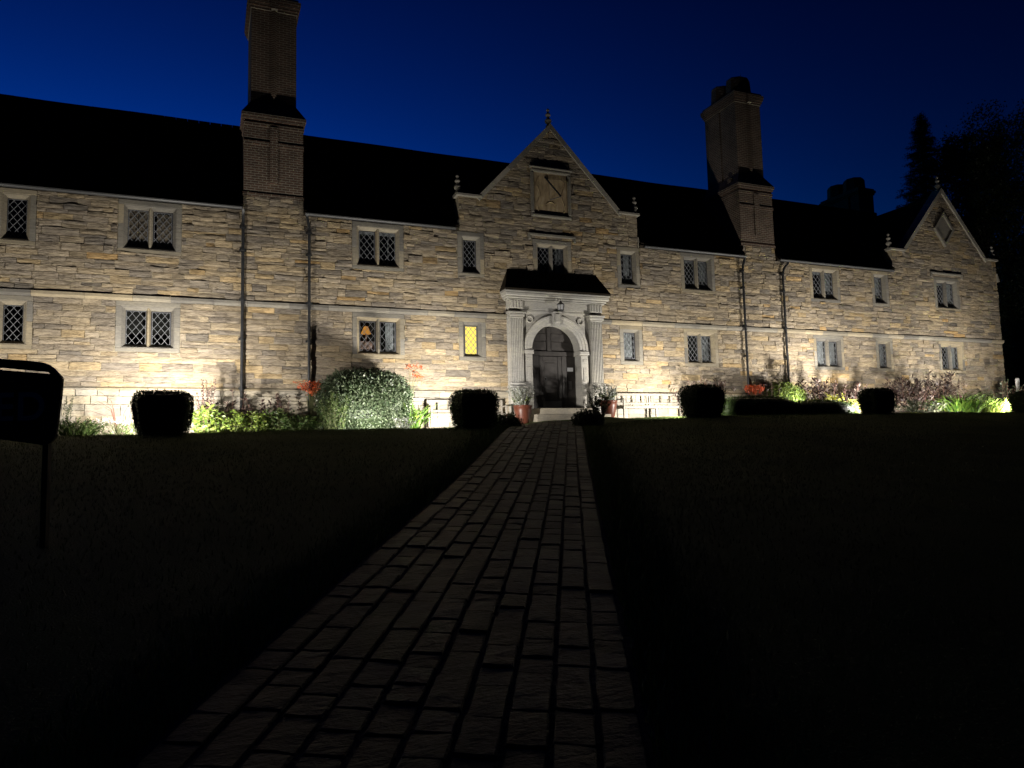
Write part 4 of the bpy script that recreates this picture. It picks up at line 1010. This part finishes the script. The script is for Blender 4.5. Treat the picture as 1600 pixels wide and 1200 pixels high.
# left bed
r = pl('grassy_plant', 'low grassy green clump right beside the closed sign', 122, -2.2, group=BED); strap(r, 220, .7, .8, .022, M['green'], .4); leafy(r, .5, .55, 40, 22, .09, .035, GM, ST, .5)
r = pl('grassy_plant', 'upright feathery clump rising at the edge of the closed sign', 98, -1.9, group=BED); leafy(r, 1.15, .25, 10, 60, .07, .02, M['dull'], ST, .8)
r = pl('white_flowers', 'low clump with small white flowers left of the nearest clipped bush', 185, -2.3, 'flowers', BED); leafy(r, .38, .7, 26, 16, .07, .03, GM, ST); sprays(r, 20, .40, .6, M['white'], 0, 9, .04)
r = pl('arching_stems', 'thin bare arching stems left of the nearest clipped bush', 190, -1.4, group=BED)
o = ORG[r.name]; mb = MB()
for i in range(9): a = nrs.uniform(-1, 1); hh = nrs.uniform(.7, 1.25); mb.tube([o+(a*.1, 0, 0), o+(a*.35, -.1, hh*.8), o+(a*.75, -.15, hh), o+(a*1.0, -.2, hh*.9)], [.008, .007, .005, .003], 5)
mb.build('stems', M['drystem'], r, o)
leafy(r, .25, .3, 8, 10, .08, .03, M['green'], ST)
r = pl('spire_plant', 'lime leaved plant with tall dark flower spires beside the nearest clipped bush', 322, -1.4, group=BED); leafy(r, .85, .42, 26, 20, .16, .075, LM, ST, .4); spires(r, 9, px_h(322, 578, -1.4), .38, 'purple', .05, dens=70, frac=.45)
for px, y, h, lb, mt in ((352, -1.4, .66, 'bright lime leafy clump next to the tall spires', LM), (398, -1.3, .70, 'lime leafy clump in front of the first downpipe', LM), (432, -1.2, .74, 'green leafy clump right of the first downpipe', GM), (474, -1.8, .50, 'low green clump in front of the orange flowers', GM)):
    r = pl('leafy_plant', lb, px, y, group=BED); leafy(r, h, .55, 34, 24, .13, .055, mt, ST, .3)
for px, y, top, lb in ((360, -.6, 604, 'tall purple stalks behind the lime clump left of the first downpipe'), (408, -.6, 616, 'tall purple stalks just right of the first downpipe'), (452, -.6, 612, 'dark purple stalks left of the orange flowers')):
    r = pl('purple_stalks', lb, px, y, group=BED); h = px_h(px, top, y); leafy(r, h, .38, 7, 18, .15, .05, M['purple'], M['drystem'], .5, lean=.5, low=.35)
r = pl('crocosmia', 'orange flowered strap leaved clump left of the big round shrub', 486, -1.1, 'flowers', BED); strap(r, 120, 1.0, .8, .032, M['dull'], .5, 1.4); sprays(r, 16, px_h(486, 600, -1.1), .42, M['red'], 0, 30)
r = pl('weeping_plant', 'fine drooping green plant against the left of the big round shrub', 520, -2.5, group=BED); leafy(r, 1.2, .42, 34, 70, .075, .02, M['green'], ST, -.5, lean=.5); leafy_w = 1
r = pl('crocosmia', 'orange flowered green strap clump right of the big round shrub', 640, -1.6, 'flowers', BED); strap(r, 150, 1.25, .55, .045, M['strap'], .35, 2.2); sprays(r, 8, px_h(640, 575, -1.6), .3, M['red'], .12, 26); leafy(r, .7, .45, 24, 20, .11, .05, LM, ST)
r = pl('silver_plant', 'small silver leaved plant at the foot of the big round shrub', 630, -2.7, group=BED); leafy(r, .42, .3, 26, 22, .07, .025, M['silver'], ST, .6)
# right of the door
for px, y, top, lb in ((1082, -1.2, 588, 'dark seed spikes showing above the clipped bush right of the door'), (1120, -1.2, 592, 'dark wispy stalks right of the clipped bush near the door')):
    r = pl('purple_stalks', lb, px, y, group=BED); leafy(r, px_h(px, top, y), .5, 12, 12, .16, .045, M['purple'], M['drystem'], .9, lean=.6, low=.5)
r = pl('crocosmia', 'dense red flower head between the far pair of downpipes', 1178, -1.0, 'flowers', BED); strap(r, 110, .95, .7, .035, M['strap'], .4); sprays(r, 20, px_h(1180, 604, -1.5), .36, M['red'], .1, 40, .07)
r = pl('grassy_plant', 'spiky green tuft left of the dense red flowers', 1158, -1.7, group=BED); strap(r, 90, 1.0, .6, .04, M['green'], .3)
r = pl('feathery_shrub', 'pale feathery green shrub right of the dense red flowers', 1226, -.85, 'shrub', BED); clipped(r, 7000, 2.4, (.80, .55, .60), 0, .07, M['lime'], .55, lift=.7, shag=.07, cr=.8)
r = pl('purple_stalks', 'dark twigs behind the pale feathery shrub', 1200, -1.0, group=BED); leafy(r, px_h(1200, 590, -1.0), .6, 14, 20, .11, .04, M['purple'], M['drystem'], .7)
for px, a, h, lb in ((1184, 1.75, .62, 'long low clipped dark hedge mound right of the door'), (1282, 1.65, .44, 'smaller low dark hedge mound farther right of the door')):
    r = pl('hedge_mound', lb, px, -2.55, 'hedge', 'low hedge mounds'); clipped(r, 8000, 3.2, (a, .55, h/2+.12), 0, .05, M['box'], h/2-.08, shag=.02, sprig=40)
for px, y, top, lb in ((1282, -1.3, 592, 'purple leaved plant left of the two-light ground window near the far gable'), (1326, -1.4, 600, 'purple leaved plant just left of the small clipped bush')):
    r = pl('purple_plant', lb, px, y, group=BED); leafy(r, px_h(px, top, y), .62, 26, 26, .20, .055, M['purple'], M['drystem'], .8, lean=.4, low=.25); leafy_h = .55
r = pl('yellow_plant', 'small yellow leaved plant beside the small clipped bush', 1337, -2.6, group=BED); leafy(r, .55, .42, 30, 20, .12, .05, M['yellow'], ST, .4)
r = pl('leafy_plant', 'pale lime plant among the purple leaves left of the small clipped bush', 1300, -2.0, group=BED); leafy(r, .75, .6, 30, 22, .13, .05, M['yellow'], ST, .4)
for px, y, top, lb in ((1424, -1.6, 590, 'large dark purple plant right of the small clipped bush'), (1458, -1.5, 582, 'tall dark purple plant below the far gable window')):
    r = pl('purple_plant', lb, px, y, group=BED); leafy(r, px_h(px, top, y), .75, 30, 30, .24, .06, M['purple'], M['drystem'], .8, lean=.5, low=.2); 
r = pl('leafy_plant', 'dull green low clump at the foot of the dark purple plants', 1440, -2.5, group=BED); leafy(r, .55, .9, 40, 22, .12, .05, M['dull'], ST, .3)
r = pl('spire_plant', 'dark spires rising behind the bright green clump', 1500, -1.0, group=BED); leafy(r, .9, .5, 20, 20, .14, .05, M['dull'], ST); spires(r, 12, px_h(1500, 588, -1.0), .55, 'purple', .05, dens=40, frac=.35)
r = pl('daylily', 'bright green strap leaved clump with a pink flower below the far gable', 1500, -2.1, 'flowers', BED); strap(r, 420, 1.25, 1.3, .05, M['strap'], .4, 1.6); sprays(r, 3, px_h(1505, 621, -2.1), .15, M['pinkfl'], .1, 22, .09)
r = pl('daylily', 'bright yellow-green strap leaved clump near the far corner', 1545, -2.2, 'flowers', BED); strap(r, 420, 1.05, 1.4, .05, M['lime'], .42, 1.4)
r = pl('leafy_plant', 'dull twiggy plant at the far corner of the building', 1572, -1.3, group=BED); leafy(r, px_h(1572, 594, -1.3), .8, 26, 24, .15, .045, M['dull'], M['drystem'], .7)
r = pl('leafy_plant', 'twiggy plant with dry stalks at the right edge of the picture', 1596, -1.6, group=BED); leafy(r, px_h(1596, 600, -1.6), .7, 22, 22, .14, .04, M['purple'], M['drystem'], .7)
# low dark shrubs flanking the top of the path
r = pl('low_shrub', 'low dark shrub at the path edge in front of the left pot', 789, -3.6, 'shrub', 'low shrubs at the path head'); clipped(r, 2500, 2.3, (.42, .34, .26), 0, .08, M['dull'], .16, lift=.5, shag=.06, cr=.8)
r = pl('low_shrub', 'upright dark shrub at the path edge in front of the right pot', 934, -3.3, 'shrub', 'low shrubs at the path head'); leafy(r, 1.05, .34, 34, 40, .10, .03, M['dull'], ST, .9); 
r = pl('low_shrub', 'low dark shrub beside the right edge of the path head', 918, -3.9, 'shrub', 'low shrubs at the path head'); clipped(r, 2200, 2.3, (.40, .36, .24), 0, .08, M['dull'], .14, lift=.5, shag=.06, cr=.8)

# ---------------------------------------------------------------- pots, benches, post, sign
for px, y, lb, lb2 in ((817, -1.15, 'glazed red-brown pot left of the door steps', 'silvery bushy plant in the left pot'), (951, -1.15, 'glazed red-brown pot right of the door steps', 'silvery bushy plant in the right pot')):
    p = at(px, 645, y); x = float(p[0]); z = gz(x, y); pt = empty('plant_pot', (x, y, z)); tag(pt, lb, 'pot', 'pots by the door')
    mb = MB(); mb.lathe((x, y, z), [(.19, 0), (.20, .02), (.25, .22), (.295, .45), (.31, .56), (.325, .575), (.325, .62), (.30, .625), (.285, .60), (.28, .55)], 24); mb.build('body', M['pot'], pt, smooth=True)
    mb = MB(); mb.lathe((x, y, z), [(.275, .54), (.2, .56)], 16); mb.build('soil', M['soil'], pt)
    pr = empty('potted_plant', (x, y, z+.54)); tag(pr, lb2, 'plant', 'plants in the pots'); leafy(pr, .72, .42, 34, 34, .09, .028, M['silver'], ST, .7, lean=.35); 
    o = ORG[pr.name]; an = nrs.uniform(0, 6.283, 50); leafmesh('grass_leaves', strips(np.repeat(o[None], 50, 0)+nrs.normal(0, .03, (50, 3))*(1, 1, 0), np.stack([np.cos(an)*.5, np.sin(an)*.5, np.ones(50)], 1), nrs.uniform(.4, .65, 50), np.full(50, .02), .3), M['lime'], pr)
def bench(x0, x1, yb, label):
    xm = (x0+x1)/2; z = gz(xm, yb-.3)+.0; B = empty('garden_bench', (xm, yb-.3, z)); tag(B, label, 'bench', 'benches against the wall')
    def bx(name, *v): mb = MB(); mb.bbox(*v, .008); mb.build(name, M['bench'], B)
    yf = yb-.52
    for x in (x0, xm, x1):
        bx('back_leg', x-.035, x+.035, yb-.06, yb, z, z+.92); bx('front_leg', x-.035, x+.035, yf, yf+.065, z, z+(.66 if x != xm else .41))
        if x != xm: bx('armrest', x-.045, x+.045, yf-.03, yb-.06, z+.662, z+.70)
        bx('side_rail', x-.025, x+.025, yf+.067, yb-.062, z+.33, z+.405)
    for i in range(4): bx('seat_slat', x0-.02, x1+.02, yf-.01+i*.125, yf+.10+i*.125, z+.41, z+.437)
    bx('top_rail', x0+.036, x1-.036, yb-.05, yb-.01, z+.83, z+.92); bx('bottom_rail', x0+.036, x1-.036, yb-.05, yb-.01, z+.52, z+.58)
    n_ = 7
    for i in range(1, n_):
        x = x0+(x1-x0)*i/n_
        if abs(x-xm) > .08: bx('back_slat', x-.03, x+.03, yb-.045, yb-.015, z+.582, z+.828)
    bx('front_rail', x0+.036, x1-.036, yf+.01, yf+.05, z+.33, z+.405)
bench(6.72, 9.35, -.30, 'weathered wooden bench left of the doorway behind a clipped bush'); bench(13.95, 16.7, -.30, 'weathered wooden bench right of the doorway behind a clipped bush')
p = at(1590, 600, -.8); x = float(p[0]); zt = float(at(1590, 592, -.8)[2]); mb = MB(); mb.box(x-.06, x+.06, -.86, -.74, gz(x, -.8)-.1, zt); mb.prism([(x-.06, zt), (x+.06, zt), (x, zt+.04)], -.86, -.74)
tag(mb.build('post', M['post']), 'short pale post beyond the far corner of the building', 'post')

# the CLOSED board standing on the lawn, seen from the camera side
SD = 6.6
def sp(px, py, d=SD): q = RGT*(px-800)/FPX+UPV*(600-py)/FPX+FWD; return CAM+q*d
e0 = sp(92, 640); rt = np.array([RGT[0], RGT[1], 0]); rt /= np.linalg.norm(rt); fw = np.array([-rt[1], rt[0], 0]); bw = 1.55
zt, zb = float(sp(85, 592)[2]), float(sp(85, 694)[2]); xr = e0
base = e0-rt*bw/2; zg0 = gz(base[0], base[1]); sg_ = empty('closed_sign', (base[0], base[1], zg0)); tag(sg_, 'black framed board reading CLOSED on posts at the left edge', 'sign')
def sbox(mb, u0, u1, v0, v1, z0, z1):
    P = []
    for z in (z0, z1):
        for u, v in ((u0, v0), (u1, v0), (u1, v1), (u0, v1)): q = e0-rt*u+fw*v; P.append((q[0], q[1], z))
    mb.add(P, [(0, 3, 2, 1), (4, 5, 6, 7), (0, 1, 5, 4), (1, 2, 6, 5), (2, 3, 7, 6), (3, 0, 4, 7)])
def su(px, py): q = sp(px, py); return float((e0-q) @ rt), float(q[2])
def sprism(mb, poly, v0, v1):
    P = [(e0-rt*u+fw*v) for v in (v0, v1) for u, z in poly]; Z = [z for v in (v0, v1) for u, z in poly]; k = len(poly)
    mb.add([(p_[0], p_[1], z) for p_, z in zip(P, Z)], [tuple(range(k)), tuple(range(2*k-1, k-1, -1))]+[(i, k+i, k+(i+1) % k, (i+1) % k) for i in range(k)])
lo_ = su(0, 700)[1]
bd = [su(*q) for q in ((73, 583.5), (78, 586), (94, 591), (93, 620), (88.5, 680), (84, 689), (73, 695.5), (0, 686))]
zl = bd[-1][1]; bd += [(bw-.06, zl-.05), (bw, zl+.05), (bw, bd[2][1]+.1), (bw-.1, bd[0][1]+.22), (su(0, 577.5)[0], su(0, 577.5)[1])]
mb = MB(); sprism(mb, bd, 0, .035); mb.build('board', M['board'], sg_)
hp = [su(*q) for q in ((78, 586.5), (72, 580.5), (0, 574), (0, 560), (30, 562), (60, 565), (70, 568.5), (78, 574), (94, 590.5))]
mb = MB(); sprism(mb, hp, -.004, .04); mb.build('top_rail', M['board'], sg_)
hq = [(su(0, 574)[0]+.001, su(0, 574)[1]), (bw-.05, su(0, 574)[1]+.10), (bw, su(0, 574)[1]), (bw, su(0, 574)[1]+.09), (bw-.12, su(0, 560)[1]+.14), (su(0, 560)[0]+.001, su(0, 560)[1])]
mb = MB(); sprism(mb, hq, -.004, .04); mb.build('top_rail', M['board'], sg_)
zb = su(70, 690)[1]-.05
for u in (.13, bw-.15):
    q = e0-rt*u; mb = MB(); sbox(mb, u-.025, u+.025, .032, .085, gz(q[0], q[1])-.15, zb+.3); mb.build('post', M['board'], sg_)
fc = bpy.data.curves.new('lettering', 'FONT'); fc.body = 'CLOSED'; fc.align_x = 'RIGHT'; fc.extrude = .002; fc.offset = .006; fc.space_character = 1.08
hE = (float(sp(40, 612)[2])-float(sp(40, 655)[2])); fc.size = hE/.69
tx0 = bpy.data.objects.new('lettering_curve', fc); col.objects.link(tx0); bpy.context.view_layer.update(); lme = bpy.data.meshes.new_from_object(tx0.evaluated_get(bpy.context.evaluated_depsgraph_get())); bpy.data.objects.remove(tx0)
tx = bpy.data.objects.new('lettering', lme); q = sp(72, 655)-fw*.006; q = e0-rt*float((e0-q) @ rt)-fw*.006; link(tx, (q[0], q[1], float(sp(50, 656)[2])), sg_); tx.rotation_euler = (math.pi/2, 0, math.atan2(rt[1], rt[0])); lme.materials.clear(); lme.materials.append(M['letter'])

# ---------------------------------------------------------------- trees beyond the right end
def broadleaf(name, label, x, y, h, lobes, n_, leaf):
    r = empty(name, (x, y, gz(x, y))); tag(r, label, 'tree', 'trees beyond the far end'); o = ORG[r.name]
    mb = MB(); mb.tube([o-(0, 0, .3), o+(.1, 0, h*.25), o+(.3, .2, h*.55)], [.55, .42, .2], 10)
    for (lx, ly, lz, lr) in lobes: mb.tube([o+(.1, 0, h*.28), o+(lx*.5, ly*.5, h*.3+(lz-h*.3)*.5), o+(lx, ly, lz)], [.2, .13, .04], 6)
    mb.build('trunk', M['bark'], r, o); Vs = []
    per = n_//len(lobes)
    for (lx, ly, lz, lr) in lobes:
        nc = 140; cd_, _ = superq(nc, 2, (1, 1, .85)); cc = cd_*(nrs.random((nc, 1))**.4)*lr*.95; P = np.repeat(cc, per//nc, 0)+nrs.normal(0, lr*.085, (nc*(per//nc), 3)); P += o+(lx, ly, lz); Vs.append(kites(P, nrs.normal(size=P.shape), leaf*nrs.uniform(.6, 1.3, len(P)), leaf*.65))
    leafmesh('crown', np.concatenate(Vs), M['tree'], r)
def lobes_for(x, y, spec): return [(a-x, b_-y, c, d) for a, b_, c, d in spec]
def pxl(px, py, y, rad):
    q = at(px, py, y); return (float(q[0]), y, float(q[2])-gz(float(q[0]), y), rad)
Y1 = 13.0; x1_ = float(at(1570, 400, Y1)[0])
broadleaf('broadleaf_tree', 'huge dark broadleaf tree rising behind the far gable', x1_, Y1, 24, lobes_for(x1_, Y1, [pxl(1512, 256, Y1, 2.7), pxl(1560, 245, Y1, 4.6), pxl(1620, 240, Y1+2, 5), pxl(1520, 330, Y1, 3.2), pxl(1585, 340, Y1, 4.6), pxl(1550, 410, Y1, 4.5), pxl(1615, 440, Y1, 4.5), pxl(1500, 380, Y1+2, 2.6), pxl(1588, 520, Y1, 4), pxl(1570, 590, Y1, 3.5), pxl(1625, 560, Y1+1, 4.5)]), 120000, .19)
Y2 = 9.0; x2_ = float(at(1625, 500, Y2)[0])
broadleaf('broadleaf_tree', 'lower dark tree filling the gap right of the far corner', x2_, Y2, 12, lobes_for(x2_, Y2, [pxl(1605, 480, Y2, 2.6), pxl(1640, 440, Y2, 3), pxl(1600, 560, Y2, 2.4), pxl(1650, 560, Y2, 3), pxl(1598, 610, Y2, 1.8)]), 36000, .17)
Y3 = 15.0; ap = at(1437, 176, Y3); xc_ = float(ap[0]); zc_ = gz(xc_, Y3); hC = float(ap[2])-zc_
r = empty('conifer', (xc_, Y3, zc_)); tag(r, 'tall pointed dark conifer left of the huge broadleaf tree', 'tree', 'trees beyond the far end'); o = ORG[r.name]
mb = MB(); mb.tube([o, o+(0, 0, hC*.98)], [.4, .04], 8); Vs = []
z = hC*.12
while z < hC*.985:
    f = 1-z/hC; R_ = .15+5.6*f**.88; nb = 12
    for i in range(nb):
        an = nrs.uniform(0, 6.283); rr = R_*nrs.uniform(.65, 1.1); b_ = o+(0, 0, z+nrs.uniform(-.3, .3)); tip = b_+(math.cos(an)*rr, math.sin(an)*rr, -rr*.12+nrs.uniform(-.2, .3)); mb.tube([b_, tip], [.05, .01], 4, cap=False)
        k = int(60*rr)+20; t = nrs.random((k, 1))**.8; P = b_+(tip-b_)*t+nrs.normal(0, .10, (k, 3))*(1, 1, .7); D = (tip-b_)[None]*.3/rr+nrs.normal(0, .5, (k, 3))-(0, 0, .25); Vs.append(kites(P, D, nrs.uniform(.12, .26, k), .05))
    z += .30+.35*f
mb.build('trunk', M['bark'], r, o); leafmesh('crown', np.concatenate(Vs), M['needle'], r)
